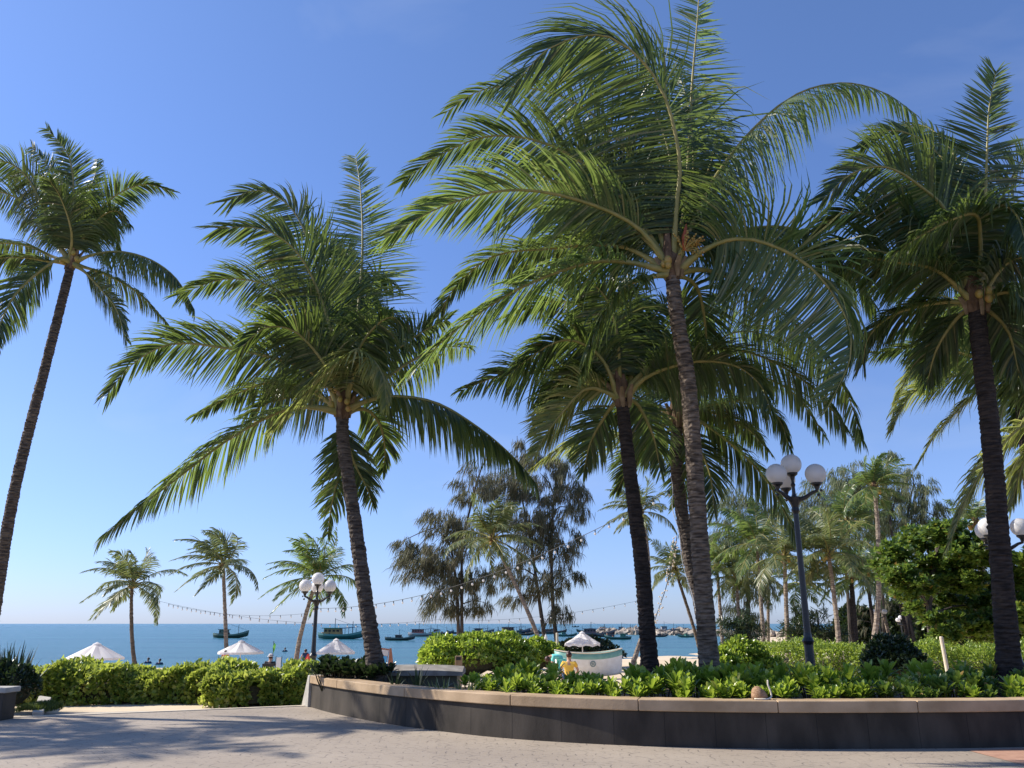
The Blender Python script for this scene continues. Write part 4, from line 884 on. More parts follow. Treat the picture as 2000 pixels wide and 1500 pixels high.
# strap-leaved lilies by the cabinet
def strap_tuft(name, label, loc, n, l, w, lm, seed, cat, group=None, el=(35, 85), curl=0.5):
    rs = np.random.RandomState(seed); root = thing(name, loc, label, cat, group); V = []; Q = []; off = 0
    for k in range(n):
        az = k*2.4+rs.uniform(-.3, .3); e = math.radians(rs.uniform(*el)); d = Vector((math.cos(az)*math.cos(e), math.sin(az)*math.cos(e), math.sin(e))); s = d.cross(Vector((0, 0, 1)))
        s = s.normalized() if s.length > .05 else Vector((1, 0, 0)); p = Vector((rs.uniform(-.03, .03), rs.uniform(-.03, .03), 0)); ll = l*rs.uniform(.65, 1.1)
        for j in range(6):
            wf = (.6, 1, .95, .75, .45, .06)[j]; V += [p - s*w*.5*wf, p + s*w*.5*wf]
            p = p + d*(ll/5); d = (d+Vector((0, 0, -curl*0.13*j))).normalized()
        Q += [(off+2*j, off+2*j+1, off+2*j+3, off+2*j+2) for j in range(5)]; off += 12
    MB().add(V, Q).build("leaves", lm, root)
    return root
for i, (px_, yy, l, lab) in enumerate([(772, 15.0, .42, "dark strap-leaved lily tuft beside the leaning trunk's foot"), (815, 14.9, .5, "strap-leaved lily tuft in front of the grey cabinet's left half"), (850, 14.3, .42, "pale strap-leaved lily with one upright blade before the cabinet"), (868, 14.1, .36, "small drooping strap lily before the cabinet's right end"), (895, 13.9, .34, "yellowish strap lily at the cabinet's right corner"), (917, 13.7, .34, "strap lily beside the first glossy rosette shrubs")]):
    p = P(px_, 1340, yy); strap_tuft("strap_lily", lab, (p.x, yy, SOIL), 14, l, .04, M['agave'] if i < 2 else M['strap'], 300+i, "plant", "strap lilies near the cabinet")
# spiky plants and box at the left edge
bx = G(-60, 1406); bx2 = G(14, 1408)
mb = MB(); mb.box((bx2.x-1.15, bx2.y+0.5, 0.255), (2.3, 1.0, 0.51), 0, taper=0.985); mb.box((bx2.x-1.15, bx2.y+0.5, 0.555), (2.34, 1.04, 0.085), 1)
root = thing("planter_box", (bx2.x-1.15, bx2.y+.5, 0), "dark planter box with pale stone top at the photo's left edge", "planter box")
MB().box((-.12, -.3, .225), (2.3, .4, .45), 0, taper=.985).build("body", M['granite'], root, bevel=.01)
MB().box((-.12, -.3, .490), (2.36, .46, .09), 0).build("coping", M['concrete'], root, bevel=.015)
for i, (px_, yy, l, lab) in enumerate([(0, 16.9, 1.2, "spiky dark green plant behind the left planter box"), (22, 17.2, 1.2, "spiky dark plant whose blades stand against the sea at far left"), (-30, 16.9, 1.15, "spiky dark plant mostly cut off by the left edge")]):
    p = P(px_, 1380, yy); strap_tuft("spiky_plant", lab, (p.x, yy, 0.0), 46, l, .075, M['agave'], 320+i, "plant", "spiky plants at the left edge", (48, 88), 0.12)
# dark shrub mass and a lawn tuft at the left edge
bush("edge_shrub", "dark leafy shrub beside the left planter box under the spiky blades", [(P(30, 1345, 16.8), (.42, .35, .42)), (P(0, 1340, 16.9), (.4, .35, .45))], 2600, 0.12, .045, M['dark_shrub'], 88, "shrub")
root = None
rsg = np.random.RandomState(9); gp = []; 
gc = G(48, 1396); n_ = 1500; ppos = np.stack([gc.x+rsg.uniform(-.22, .25, n_), gc.y+rsg.uniform(.0, .9, n_), np.full(n_, -0.03)], 1)
ppos[:, 2] += 0.16*np.clip(1-((ppos[:, 0]-gc.x)/.3)**2, 0, 1)*0.6
V_, T_ = leaves_np(ppos, rnd_unit(n_, rsg)*.5+np.array([0, 0, 1.]), rnd_unit(n_, rsg), rsg.uniform(.08, .16, n_), np.full(n_, .02))
o = link("grass", np_mesh("grass", V_, [(T_, 0)], [M['grass']])); tag(o, "small lawn strip beside the planter box at far left", "grass", kind='stuff')
# pale wedge-shaped concrete ramp piece by the path
w0 = G(62, 1398); w1 = G(82, 1398); w2 = G(98, 1378); w3 = G(74, 1374)
zt = .11
mb = MB().add([Vector((p.x, p.y, -.04)) for p in (w0, w1, w2, w3)] + [Vector((p.x, p.y, z)) for p, z in ((w0, .07), (w1, .07), (w2, .16), (w3, .16))], [(3, 2, 1, 0), (4, 5, 6, 7), (0, 1, 5, 4), (1, 2, 6, 5), (2, 3, 7, 6), (3, 0, 4, 7)])
o = mb.build("ramp_block", M['concrete'], bevel=.01); tag(o, "small pale concrete wedge beside the path at far left", "concrete block")

# ------------------------------------------------------------------ feathery needle trees and the broad-leaved tree
def needle_tree(label, trunks, blobs, Y, count, lm, seed, strand=(0.5, 1.1), wid=0.045, group=None, tw=0.16, name="needle_tree", droop=1.0):
    rs = np.random.RandomState(seed); bpx = trunks[0][0]; bx = P(bpx[0], bpx[1], Y).x; base = Vector((bx, Y, gz(bx, Y)))
    root = thing(name, base, label, "tree", group); tb = MB(); C = []
    for tr in trunks:
        pts = [P(x, y, Y+(i*0.15)) - base for i, (x, y) in enumerate(tr)]; pts[0].z = -0.1
        c = catmull(pts, 6); tb.tube([Vector(q) for q in c], list(np.linspace(tw, tw*.25, len(c))), 8)
        C.append(c)
    allc = np.concatenate(C)
    P0 = []; D0 = []; 
    per = 46
    wt = np.array([b[2]**2 for b in blobs], float); nb2 = rs.multinomial(max(1, count//per), wt/wt.sum())
    for (px_, py, rp), k in zip(blobs, nb2):
        c = np.array(P(px_, py, Y)-base); r = rp*PX(Y); ry = r*0.9
        anchors = c + rnd_unit(k, rs)*(rs.rand(k)**0.4)[:, None]*np.array([r, ry, r*0.85])
        # a limb from the trunk to the blob
        j = np.argmin(np.linalg.norm(allc-(c-np.array([0, 0, r*.5])), axis=1)); a = Vector(allc[j]); e = Vector(c); m = a*.5+e*.5+Vector((0, 0, r*.15))
        tb.tube([a, m, e, e+(e-a)*.25+Vector((0, 0, -.1))], [tw*.35, tw*.25, tw*.15, .02], 5)
        for q in anchors:
            out = np.array([q[0]-c[0], q[1]-c[1], 0.0]); out = out/(np.linalg.norm(out)+.3) + np.array([-0.25, 0, 0.12])
            L = rs.uniform(.6, 1.3)*min(1.0, r/0.9+.3); tt = rs.rand(per)
            twig = q + out*(tt*L)[:, None] + np.array([0, 0, -0.35*droop])*(tt**2*L)[:, None]
            P0.append(twig + rs.normal(0, .12, (per, 3))); D0.append(np.tile(out*0.35, (per, 1)) + rs.normal(0, .28, (per, 3)) + np.array([-.1, 0, -1.0*droop]))
    P0 = np.concatenate(P0); D0 = unit(np.concatenate(D0)); n = len(P0); ln = rs.uniform(*strand, n)*rs.uniform(.5, 1, n)
    s = unit(np.cross(D0, rnd_unit(n, rs))); w = wid*rs.uniform(.5, 1.2, n)
    mid = P0 + D0*(ln*.5)[:, None]; D1 = unit(D0 + np.array([-.08, 0, -.5*droop])); tip = mid + D1*(ln*.5)[:, None]
    V = np.stack([P0 - s*(w*.3)[:, None], P0 + s*(w*.3)[:, None], mid - s*(w*.5)[:, None], mid + s*(w*.5)[:, None], tip], 1).reshape(-1, 3); b = np.arange(n)[:, None]*5
    link("crown", np_mesh("crown", V, [(b+np.array([[0, 1, 3, 2]]), 0), (b+np.array([[2, 3, 4]]), 0)], [lm]), root)
    tb.build("trunk", M['bark'], root)
    return root
GN = "feathery needle trees on the beach"
needle_tree("feathery drooping needle tree with twin dark trunks, left one behind the broad bush", [[(904, 1262), (902, 1180), (905, 1060), (935, 930), (960, 880)], [(897, 1262), (893, 1170), (880, 1070), (850, 1030)]],
            [(832, 1095, 42), (880, 1022, 38), (925, 950, 36), (900, 1125, 46), (872, 1170, 28), (945, 1130, 26), (805, 1078, 20), (850, 1008, 24), (938, 1175, 22), (925, 1040, 44), (870, 1080, 36), (790, 1055, 12), (940, 905, 18)], 56, 13000, M['needle'], 401, tw=.13, group=GN)
needle_tree("feathery drooping needle tree with two slanting trunks behind the beached boat", [[(1072, 1258), (1052, 1165), (1035, 1050), (1010, 930)], [(1092, 1258), (1078, 1150), (1080, 1000), (1090, 920)]],
            [(1060, 930, 52), (1108, 990, 36), (1025, 1000, 48), (1080, 1060, 46), (1108, 1125, 24), (1005, 1110, 34), (1062, 1140, 34), (988, 945, 34), (1128, 955, 22), (1090, 1195, 18), (1050, 1030, 40), (1012, 1165, 16), (1098, 900, 26), (1030, 890, 26), (1010, 865, 12)], 58, 18000, M['needle'], 402, group=GN)
GG = "pale needle trees of the right-hand grove"
needle_tree("pale wispy needle tree at the grove's left end above the sea", [[(1462, 1258), (1460, 1150), (1448, 1020), (1430, 960)]], [(1435, 985, 40), (1460, 1060, 40), (1420, 1050, 34), (1480, 1010, 34), (1462, 1140, 34), (1490, 1160, 26), (1440, 1190, 22), (1470, 1215, 22)], 60, 8500, M['needle_pale'], 403, group=GG)
needle_tree("pale wispy needle tree behind the main lamp's globes", [[(1660, 1262), (1655, 1150), (1640, 1000), (1630, 940)]], [(1625, 960, 44), (1660, 930, 36), (1590, 990, 36), (1650, 1010, 44), (1680, 970, 34), (1610, 1040, 36)], 62, 8500, M['needle_pale'], 404, group=GG)
needle_tree("tall thin needle tree with a bright spire top beside the bare-trunked palm", [[(1725, 1262), (1722, 1100), (1728, 980), (1736, 880)]], [(1736, 890, 14), (1728, 930, 22), (1745, 985, 26), (1715, 1020, 34), (1735, 1060, 36)], 64, 5200, M['needle_pale'], 405, group=GG)
needle_tree("open needle tree with forked dark limbs against the sky over the broad tree", [[(1772, 1262), (1765, 1120), (1768, 1040), (1785, 940)], [(1768, 1100), (1740, 1030), (1745, 990)], [(1768, 1060), (1800, 1000), (1810, 960)]], [(1755, 960, 22), (1790, 945, 28), (1745, 1005, 24), (1810, 990, 30), (1790, 1020, 26), (1775, 920, 18), (1830, 1010, 18)], 60, 4600, M['needle_pale'], 406, group=GG)
needle_tree("shadowy grey needle tree deep in the grove behind the small globe lamps", [[(1800, 1262), (1795, 1180), (1790, 1120)]], [(1760, 1180, 40), (1800, 1170, 44), (1720, 1190, 36), (1840, 1190, 40), (1780, 1220, 36), (1700, 1215, 26), (1880, 1210, 40)], 92, 5500, M['needle'], 407, group=GG)
needle_tree("shadowy needle tree filling the grove's far right end", [[(1930, 1262), (1925, 1150), (1920, 1080)]], [(1900, 1130, 50), (1960, 1120, 50), (1990, 1180, 50), (1930, 1190, 50), (2030, 1120, 50), (1985, 1080, 36)], 66, 6000, M['needle'], 408, group=GG)
GY = "young needle trees before the sea on the right"
needle_tree("young dark needle tree with level boughs standing before the breakwater", [[(1452, 1268), (1452, 1215), (1454, 1175)]], [(1440, 1222, 20), (1465, 1225, 20), (1455, 1195, 16), (1470, 1245, 16), (1435, 1246, 14)], 50, 2200, M['dark_shrub'], 409, (0.3, .6), .05, GY, .1, droop=.3)
needle_tree("low dark feathery conifer right of the main lamp post's foot", [[(1600, 1268), (1598, 1215), (1594, 1190)]], [(1600, 1230, 28), (1580, 1245, 22), (1618, 1242, 24), (1595, 1205, 18), (1590, 1262, 24), (1625, 1262, 24)], 46, 3000, M['dark_shrub'], 410, (.3, .6), .045, GY, .1, droop=-.1)
needle_tree("slim young conifer left of the main lamp post's foot", [[(1560, 1268), (1556, 1215), (1550, 1180)]], [(1556, 1215, 14), (1560, 1240, 16), (1552, 1190, 10), (1565, 1260, 16)], 46, 1300, M['dark_shrub'], 411, (.3, .6), .045, GY, .08, droop=-.1)

def broad_tree(label, trunk, blobs, Y, count, ll, lw, lm, seed, tw=.2, group=None):
    rs = np.random.RandomState(seed); bx = P(trunk[0][0], trunk[0][1], Y).x; base = Vector((bx, Y, gz(bx, Y))); root = thing("broadleaf_tree", base, label, "tree", group)
    tb = MB(); pts = [P(x, y, Y)-base for x, y in trunk]; pts[0].z = -.1; c = catmull(pts, 6); tb.tube([Vector(q) for q in c], list(np.linspace(tw, tw*.4, len(c))), 9)
    Vs = []; Ts = []; off = 0; per = 14; wt = np.array([b[2]**2 for b in blobs], float); k_ = rs.multinomial(count//per, wt/wt.sum())
    for (px_, py, rp), k in zip(blobs, k_):
        dyo = rs.uniform(-1, 1)*1.5; cc = np.array(P(px_, py, Y+dyo)-base); r = rp*.80*PX(Y)
        j = np.argmin(np.linalg.norm(c-(cc-np.array([0, 0, r])), axis=1)); a = Vector(c[j]); e = Vector(cc); tb.tube([a, a*.5+e*.5+Vector((0, 0, .15*r)), e], [tw*.4, tw*.25, tw*.12], 6)
        d = rnd_unit(k, rs); d[:, 2] = d[:, 2]*.8+.15; an = cc + d*(r*(0.35+.95*rs.rand(k)))[:, None]*np.array([1, 1, .72])
        for q, dd in zip(an, d):
            if rs.rand() < .12: tb.tube([e, Vector(q)], [.03, .012], 4)
            az = np.arange(per)*2.4+rs.rand()*6; el = np.radians(rs.uniform(-40, 65, per)); ax = np.stack([np.cos(az)*np.cos(el), np.sin(az)*np.cos(el), np.sin(el)], 1) + dd*.35
            V, T = leaves_np(np.tile(q, (per, 1))+ax*.03, ax, np.tile([-.15, -.3, .85], (per, 1))+rnd_unit(per, rs)*.6, ll*rs.uniform(.7, 1.15, per), lw*rs.uniform(.8, 1.15, per), .12)
            Vs.append(V); Ts.append(T+off); off += len(V)
    link("crown", np_mesh("crown", np.concatenate(Vs), [(np.concatenate(Ts), 0)], [lm]), root); tb.build("trunk", M['bark'], root)
    return root
broad_tree("large spreading broad-leaved tree, layered and sunlit, left of the dark right-hand trunk", [(1822, 1262), (1815, 1200), (1822, 1120), (1830, 1070)],
           [(1750, 1085, 36), (1800, 1060, 44), (1850, 1045, 40), (1900, 1075, 46), (1935, 1090, 40), (1760, 1130, 36), (1805, 1115, 40), (1850, 1105, 46), (1790, 1150, 32), (1830, 1165, 36), (1880, 1140, 44), (1910, 1180, 42), (1850, 1205, 30), (1820, 1215, 22), (1895, 1225, 36), (1770, 1165, 24), (1785, 1190, 18), (1850, 1240, 26), (1920, 1240, 30), (1940, 1150, 40), (1725, 1105, 20), (1940, 1220, 36)], 30, 30000, .21, .13, M['almond'], 501, tw=.13)
broad_tree("broad-leaved tree showing at the right edge behind the dark trunk", [(2030, 1262), (2030, 1180), (2030, 1120)], [(2010, 1140, 40), (2040, 1100, 46), (2060, 1170, 46), (1995, 1205, 34), (2030, 1220, 44)], 29, 6500, .29, .18, M['almond'], 502)
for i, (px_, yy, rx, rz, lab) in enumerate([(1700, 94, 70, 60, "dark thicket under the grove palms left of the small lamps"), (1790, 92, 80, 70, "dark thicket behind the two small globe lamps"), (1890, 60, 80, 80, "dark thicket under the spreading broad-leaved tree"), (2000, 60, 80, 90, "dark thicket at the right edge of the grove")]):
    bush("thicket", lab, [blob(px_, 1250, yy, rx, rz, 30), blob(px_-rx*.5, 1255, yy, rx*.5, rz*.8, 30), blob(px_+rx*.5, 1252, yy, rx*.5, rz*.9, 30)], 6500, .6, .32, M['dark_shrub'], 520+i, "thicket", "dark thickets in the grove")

# ------------------------------------------------------------------ globe street lamps
def lamp(label, base, hub_z, s=1.0, rot=0.0, n=16, detail=True):
    B = Vector(base); root = thing("street_lamp", B, label, "street lamp", "four-globe black street lamps"); h = hub_z - B.z
    prof = [(.17, 0), (.17, .10), (.13, .14), (.10, .30), (.12, .36), (.085, .42), (.08, .80), (.105, .86), (.075, .92), (.062, 1.0), (.055, h*.55), (.047, h-.30*s), (.075*s, h-.24*s), (.06*s, h-.18*s), (.11*s, h-.06*s), (.13*s, h), (.05*s, h+.03*s)]
    MB().lathe(prof, n).build("post", M['iron'], root, smooth=False)
    R = .42*s; gr = .19*s
    def globe(c, par):
        hold = MB().lathe([(.03*s, -.12*s), (.05*s, -.06*s), (.10*s, -.02*s), (.105*s, .01*s)], n, (c.x, c.y, c.z-gr*.92)).build("globe_holder", M['iron'], par)
        MB().ball(c, gr, 0, 24 if detail else 12).build("globe", M['opal'], root, smooth=True)
    MB().lathe([(.05*s, h), (.035*s, h+.08*s), (.03*s, h+.2*s), (.045*s, h+.24*s), (.025*s, h+.28*s), (.03*s, h+.36*s)], n).build("stem", M['iron'], root)
    globe(Vector((0, 0, h+.36*s+gr+.08*s)), root)
    for k in range(3):
        a = rot + math.pi/2 + k*2*math.pi/3; d = Vector((math.cos(a), math.sin(a), 0)); z = Vector((0, 0, h-.05*s))
        ar = MB().tube([z + d*.06*s, z + d*.2*s + Vector((0, 0, .04*s)), z + d*.33*s + Vector((0, 0, .12*s)), z + d*R + Vector((0, 0, .15*s)), z + d*R + Vector((0, 0, .20*s))], [.05*s, .04*s, .03*s, .028*s, .03*s], 8)
        ar.ball(z + d*(R+.02*s) + Vector((0, 0, .07*s)), .03*s, 0, 8); ar.ball(z + d*(R+.07*s) + Vector((0, 0, .15*s)), .025*s, 0, 8)
        arm = ar.build("arm", M['iron'], root)
        globe(z + d*R + Vector((0, 0, .22*s+gr+.05*s)), root)
    return root
def lamp_at(label, bpx, bpy, Y, hpx, hpy, z0, s=1.0, **k):
    b = P(bpx, bpy, Y); return lamp(label, (b.x, Y, z0), P(hpx, hpy, Y).z, s, **k)
lamp_at("tall black street lamp with four white globes in the planter, right of the tallest palm", 1586, 1330, 15.3, 1545, 972, SOIL, 1.0)
lamp_at("black street lamp with white globes behind the planter's left end, before the beach palms", 609, 1320, 22.5, 616, 1172, -.06, .87, rot=.25)
lamp_at("black street lamp with white globes half hidden by the dark right-hand trunk", 1992, 1300, 17.5, 1982, 1070, -.06, 1.0, rot=.1)
lamp_at("distant small globe lamp in the grove, larger one left of its twin", 1722, 1250, 62, 1718, 1206, gz(20, 62), 1.0, n=8, detail=False)
lamp_at("distant small globe lamp in the grove, smaller one right of its twin", 1764, 1250, 78, 1762, 1220, gz(35, 78), 1.0, n=8, detail=False)
lamp_at("distant globe lamp glimpsed beneath the broad-leaved tree beside the dark trunk", 1946, 1250, 56, 1944, 1206, gz(30, 56), 1.0, n=8, detail=False)

# ------------------------------------------------------------------ parasols
def parasol(label, apex, Y, rpx, drop_px, seed, m='white', rot=.3, wavy=0.0):
    A = P(apex[0], apex[1], Y); g = gz(A.x, Y); root = thing("beach_parasol", (A.x, Y, g), label, "parasol", "white beach parasols"); h = A.z-g; r = rpx*PX(Y); dr = drop_px*PX(Y)
    rs = np.random.RandomState(seed); n = 8; sub = 4; rings = 6; V = []; F = []
    for j in range(rings+1):
        f = j/rings
        for k in range(n*sub):
            a = rot+2*math.pi*k/(n*sub); q = abs(((k/sub) % 1)-.5)*2     # 1 on a rib, 0 between ribs
            sc = .12+.88*f; rr = r*sc*(1-.06*(1-q)*f); z = h - .05 - dr*(f**1.05) - .07*(1-q)*math.sin(math.pi*min(1, f))*1.0 + wavy*math.sin(k*1.7+j)*f*.05
            V.append((math.cos(a)*rr, math.sin(a)*rr, z))
    m_ = n*sub
    F = [(j*m_+k, j*m_+(k+1) % m_, (j+1)*m_+(k+1) % m_, (j+1)*m_+k) for j in range(rings) for k in range(m_)]
    # valance
    b = len(V)
    for k in range(m_):
        v = V[rings*m_+k]; V.append((v[0]*1.005, v[1]*1.005, v[2]-.12))
    F += [(rings*m_+k, rings*m_+(k+1) % m_, b+(k+1) % m_, b+k) for k in range(m_)]
    can = MB().add(V, F).build("canopy", M[m], root)
    MB().lathe([(.16*r, h-.06), (.15*r, h-.02), (.05*r, h+.05), (.02, h+.08)], 12).build("vent_cap", M[m], can)
    MB().tube([(0, 0, -.2), (0, 0, h-.02)], .03, 8).build("pole", M['white_paint'], root)
    for k in range(n):
        a = rot+2*math.pi*k/n+math.pi/n*0; MB().tube([(0, 0, h-.1), (math.cos(a)*r*.97, math.sin(a)*r*.97, h-.1-dr)], .012, 4).build("rib", M['wood'], root)
    return root
parasol("widest white beach parasol, leftmost, peeking over the hedge", (190, 1257), 48, 48, 22, 1)
parasol("white beach parasol behind the slim palm trunk, a person in red beneath", (472, 1252), 52, 40, 17, 2, rot=.1)
parasol("white peaked beach parasol right of the left globe lamp", (657, 1249), 54, 35, 20, 3, rot=.45)
parasol("grubby pinkish white parasol planted behind the beached boat", (1137, 1235), 50, 33, 18, 4, m='white', wavy=.9)
# closed parasol, posts, board
A = P(1066, 1240, 46); g = gz(A.x, 46); root = thing("closed_parasol", (A.x, 46, g), "furled white parasol standing behind the slanting palm's foot", "parasol")
MB().lathe([(.03, .4), (.14, .6), (.2, .9), (.16, 1.3), (.06, A.z-g-.05), (.02, A.z-g)], 10).build("canopy", M['white'], root); MB().tube([(0, 0, -.1), (0, 0, A.z-g+.05)], .025, 6).build("pole", M['white_paint'], root)
def post(name, label, px_, top, Y, w, m, cat="post", lean=0, z0=None):
    A = P(px_, top, Y); g = gz(A.x, Y) if z0 is None else z0; root = None
    mb = MB(); mb.tube([(0, 0, -.1), (lean*.5, 0, (A.z-g)*.5), (lean, 0, A.z-g-.02), (lean, 0, A.z-g)], [w, w*.97, w*.95, w*.7], 10)
    o = mb.build(name, M[m], None, (A.x-lean, Y, g), smooth=False); return tag(o, label, cat)
post("mooring_post", "white weathered post standing at the beached boat's left end", 1088, 1236, 45, .07, 'cream')
post("marker_post", "cream post standing upright before the fine-leaved hedge on the right", 1838, 1243, 20, .045, 'cream', lean=-.06)
post("marker_post", "small white post on the sand before the breakwater", 1441, 1244, 56, .07, 'white_paint')
A = P(896, 1281, 24); g = gz(A.x, 24); root = thing("timber_post", (A.x, 24, g), "squat timber post with dark hollow top beside the grey cabinet", "post")
hh = A.z-g; MB().box((0, 0, hh/2-.05), (.19, .19, hh+.1)).build("shaft", M['wood'], root, bevel=.015); MB().box((0, -.085, hh-.07), (.13, .04, .08)).build("slot", M['black'], root)
A = P(1022, 1242, 46); g = gz(A.x, 46)
mb = MB(); mb.tube([(-.35, 0, -.05), (-.2, 0, .5), (.05, 0, 1.1), (.28, 0, A.z-g)], [.06, .17, .15, .02], 10, squash=.35); mb.tube([(-.42, -.02, -.05), (-.4, -.02, 1.1)], .02, 5, 1)
o = mb.build("surfboard", [M['white_paint'], M['blue']], None, (A.x, 46, g)); tag(o, "slim white board leaning upright between two beach bushes", "surfboard")

# ------------------------------------------------------------------ beached boat
def loft_hull(L, W, Hm, bow, stern, n=14, m=7):
    """Rows from stern (x<0) to bow (x>0); returns outer vertex rows."""
    rows = []
    for i in range(n+1):
        x = -1+2*i/n; w = W*.5*max(.04, (1-abs(x)**2.6)); top = Hm + (bow if x > 0 else stern)*abs(x)**2.2; keel = .04*Hm + (bow*.55 if x > 0 else stern*.5)*abs(x)**3
        row = []
        for j in range(2*m+1):
            q = -1+j/m; yy = math.copysign(abs(q)**.62, q)*w; zz = keel + (top-keel)*abs(q)**1.9
            row.append(Vector((x*L/2*(1+.06*abs(q)*abs(x)), yy, zz)))
        rows.append(row)
    return rows
A = P(1150, 1300, 38); bxz = gz(A.x, 38); topz = P(1150, 1276, 38).z; BH = topz-bxz-.03
bt_ = thing("beached_boat", (A.x, 38, bxz+.03), "green and white wooden boat with a round emblem, lying on the sand", "boat")
rows = loft_hull(2.85, 1.15, BH, .2, .14); m_ = len(rows[0]); Vh = [v for r in rows for v in r]
Fh = [(i*m_+j, i*m_+j+1, (i+1)*m_+j+1, (i+1)*m_+j) for i in range(len(rows)-1) for j in range(m_-1)]
mb = MB(); mb.add(Vh, Fh)
mb.m = [1 if (j in (0, m_-2)) else 0 for i in range(len(rows)-1) for j in range(m_-1)]
hull = mb.build("hull", [M['white_paint'], M['aqua']], bt_, smooth=True); sol = hull.modifiers.new("s", 'SOLIDIFY'); sol.thickness = .03
for s_ in (0, -1): MB().tube([r[s_]+Vector((0, 0, .01)) for r in rows], .022, 6).build("gunwale", M['cream'], bt_)
for x in (-.7, 0.1, .8): MB().box((x, 0, BH*.78), (.22, .9*(1-abs(x/1.7)**2), .03)).build("thwart", M['wood'], bt_)
em = MB(); ey = -.51; ec = Vector((.1, ey, BH-.42))
for k in range(20):
    a0, a1 = 2*math.pi*k/20, 2*math.pi*(k+1)/20
    em.add([ec+Vector((math.cos(a)*r, -.03, math.sin(a)*r)) for a, r in ((a0, .13), (a1, .13), (a1, .085), (a0, .085))], [(0, 1, 2, 3)])
for k in range(3): em.box(ec+Vector((-.035+.035*k, -.032, .01)), (.022, .006, .10))
em.box(ec+Vector((0, -.032, -.045)), (.10, .006, .022))
eo = em.build("emblem", mat("grey green ink", (.20, .27, .26), .7), bt_); eo.rotation_euler = (math.radians(-0), 0, 0)
bt_.rotation_euler = (0, 0, math.radians(4))

# ------------------------------------------------------------------ grey cabinet, lid, husk
A = P(826, 1300, 17.2); root = thing("utility_cabinet", (A.x, 17.2, -.06), "olive utility cabinet with grey overhanging lid behind the planter wall", "cabinet")
zt = P(826, 1304, 17.2).z+.06; zb = zt-.12
MB().box((0, 0, zb/2), (1.42, .9, zb)).build("body", M['cabinet'], root, bevel=.01)
ld = MB(); nseg = 10; Vl = []
for i in range(nseg+1):
    x = -.82+1.64*i/nseg; z = zb+.10+.03*(1-(x/.82)**2)
    for y, zz in ((-.56, zb), (-.56, z-.03), (0, z+.05), (.56, z-.03), (.56, zb)): Vl.append((x, y, zz))
Fl = [(i*5+j, (i+1)*5+j, (i+1)*5+(j+1) % 5, i*5+(j+1) % 5) for i in range(nseg) for j in range(5)] + [(0, 1, 2, 3, 4), tuple(nseg*5+j for j in (4, 3, 2, 1, 0))]
ld.add(Vl, Fl).build("lid", M['lid'], root)
for x in (-.25, .32): MB().box((x, -.452, zb*.5), (.012, .006, zb*.9)).build("door_seam", M['black'], root)
A = P(672, 1330, 16.2); o = MB().box((0, 0, .03), (.75, .45, .05)).build("cover_plate", M['greenlid'], None, (P(682, 1330, 16.9).x, 16.9, SOIL+.06), bevel=.01); o.rotation_euler = (.05, 0, .3); tag(o, "pale green flat cover plate on the soil behind the wall's left end", "cover plate")
A = P(1470, 1368, 12.0); hp = min(WL, key=lambda p: abs((1000+p.x/p.y*FPX*1.05)-1474)); hc = Vector((hp.x, hp.y+.20, WH))
root = thing("coconut_husk", (hc.x, hc.y, WH), "brown half coconut husk with a pale curled rim resting on the coping", "coconut husk")
mb = MB(); prof = [(.112, .012), (.112, .05), (.104, .095), (.085, .135), (.055, .162), (.02, .172)]
mb.lathe(prof, 18); V0 = []
for v in mb.v: V0.append((v[0]+.05*max(0, v[0])*0 - .12*max(0, v[2]-.05)*0.8, v[1], v[2]*(1 if v[0] < 0 else 1-.55*max(0, v[0])/.112*.6)))
mb.v = V0; mb.build("shell", M['husk'], root, smooth=True)
rim = [Vector((-.1, -.09, .015)), Vector((0, -.125, .014)), Vector((.1, -.10, .018)), Vector((.15, -.04, .05)), Vector((.145, -.02, .12)), Vector((.125, -.01, .19)), Vector((.13, 0, .25))]
MB().tube(smooth_line(rim, 4), [.012]*25, 6, squash=.6).build("rim", M['husk_rim'], root, smooth=True)

# ------------------------------------------------------------------ sign board, chair, flag and other beach things
A = P(757, 1266, 44); g = gz(A.x, 44); hh = A.z-g; root = thing("sandwich_board", (A.x, 44, g), "folding advert board, blue and white front, brown side, behind the leaning trunk", "sign board")
r1 = Matrix.Rotation(math.radians(-12), 3, 'Y')
fp = MB().box((-.22, 0, hh*.5), (.42, .04, hh), 0, Matrix.Rotation(math.radians(8), 3, 'Y')); fpo = fp.build("front_panel", M['redwood'], root)
MB().box((-.22, -.026, hh*.42), (.34, .01, hh*.62), 0, Matrix.Rotation(math.radians(8), 3, 'Y')).build("blue_poster", M['blue'], fpo)
MB().box((-.13, -.027, hh*.84), (.34, .01, hh*.2), 0, Matrix.Rotation(math.radians(8), 3, 'Y')).build("white_poster", M['white'], fpo)
sp_ = MB().add([(0.02, -.02, 0), (.42, -.02, 0), (.20, -.02, hh), (.10, -.02, hh), (.02, .02, 0), (.42, .02, 0), (.20, .02, hh), (.10, .02, hh)], [(0, 1, 2, 3), (5, 4, 7, 6), (0, 4, 5, 1), (1, 5, 6, 2), (2, 6, 7, 3), (3, 7, 4, 0)])
spo = sp_.build("side_panel", M['redwood'], root); MB().box((.19, -.03, hh*.42), (.32, .015, .05)).build("crossbar", M['black'], spo)
A = P(545, 1281, 38); g = gz(A.x, 38); hh = A.z-g; root = thing("notice_board", (A.x, 38, g), "narrow white board on two thin legs between hedge and sea", "notice board")
MB().box((0, 0, hh-.42), (.20, .02, .72)).build("panel", M['white_paint'], root)
for x in (-.13, .13): MB().tube([(x, 0, -.1), (x, 0, hh)], .015, 6).build("leg", M['iron'], root)
A = P(535, 1252, 40); g = gz(A.x, 40); hh = A.z-g; root = thing("beach_flag", (A.x, 40, g), "lime green flag hanging on a thin pole near the shore", "flag")
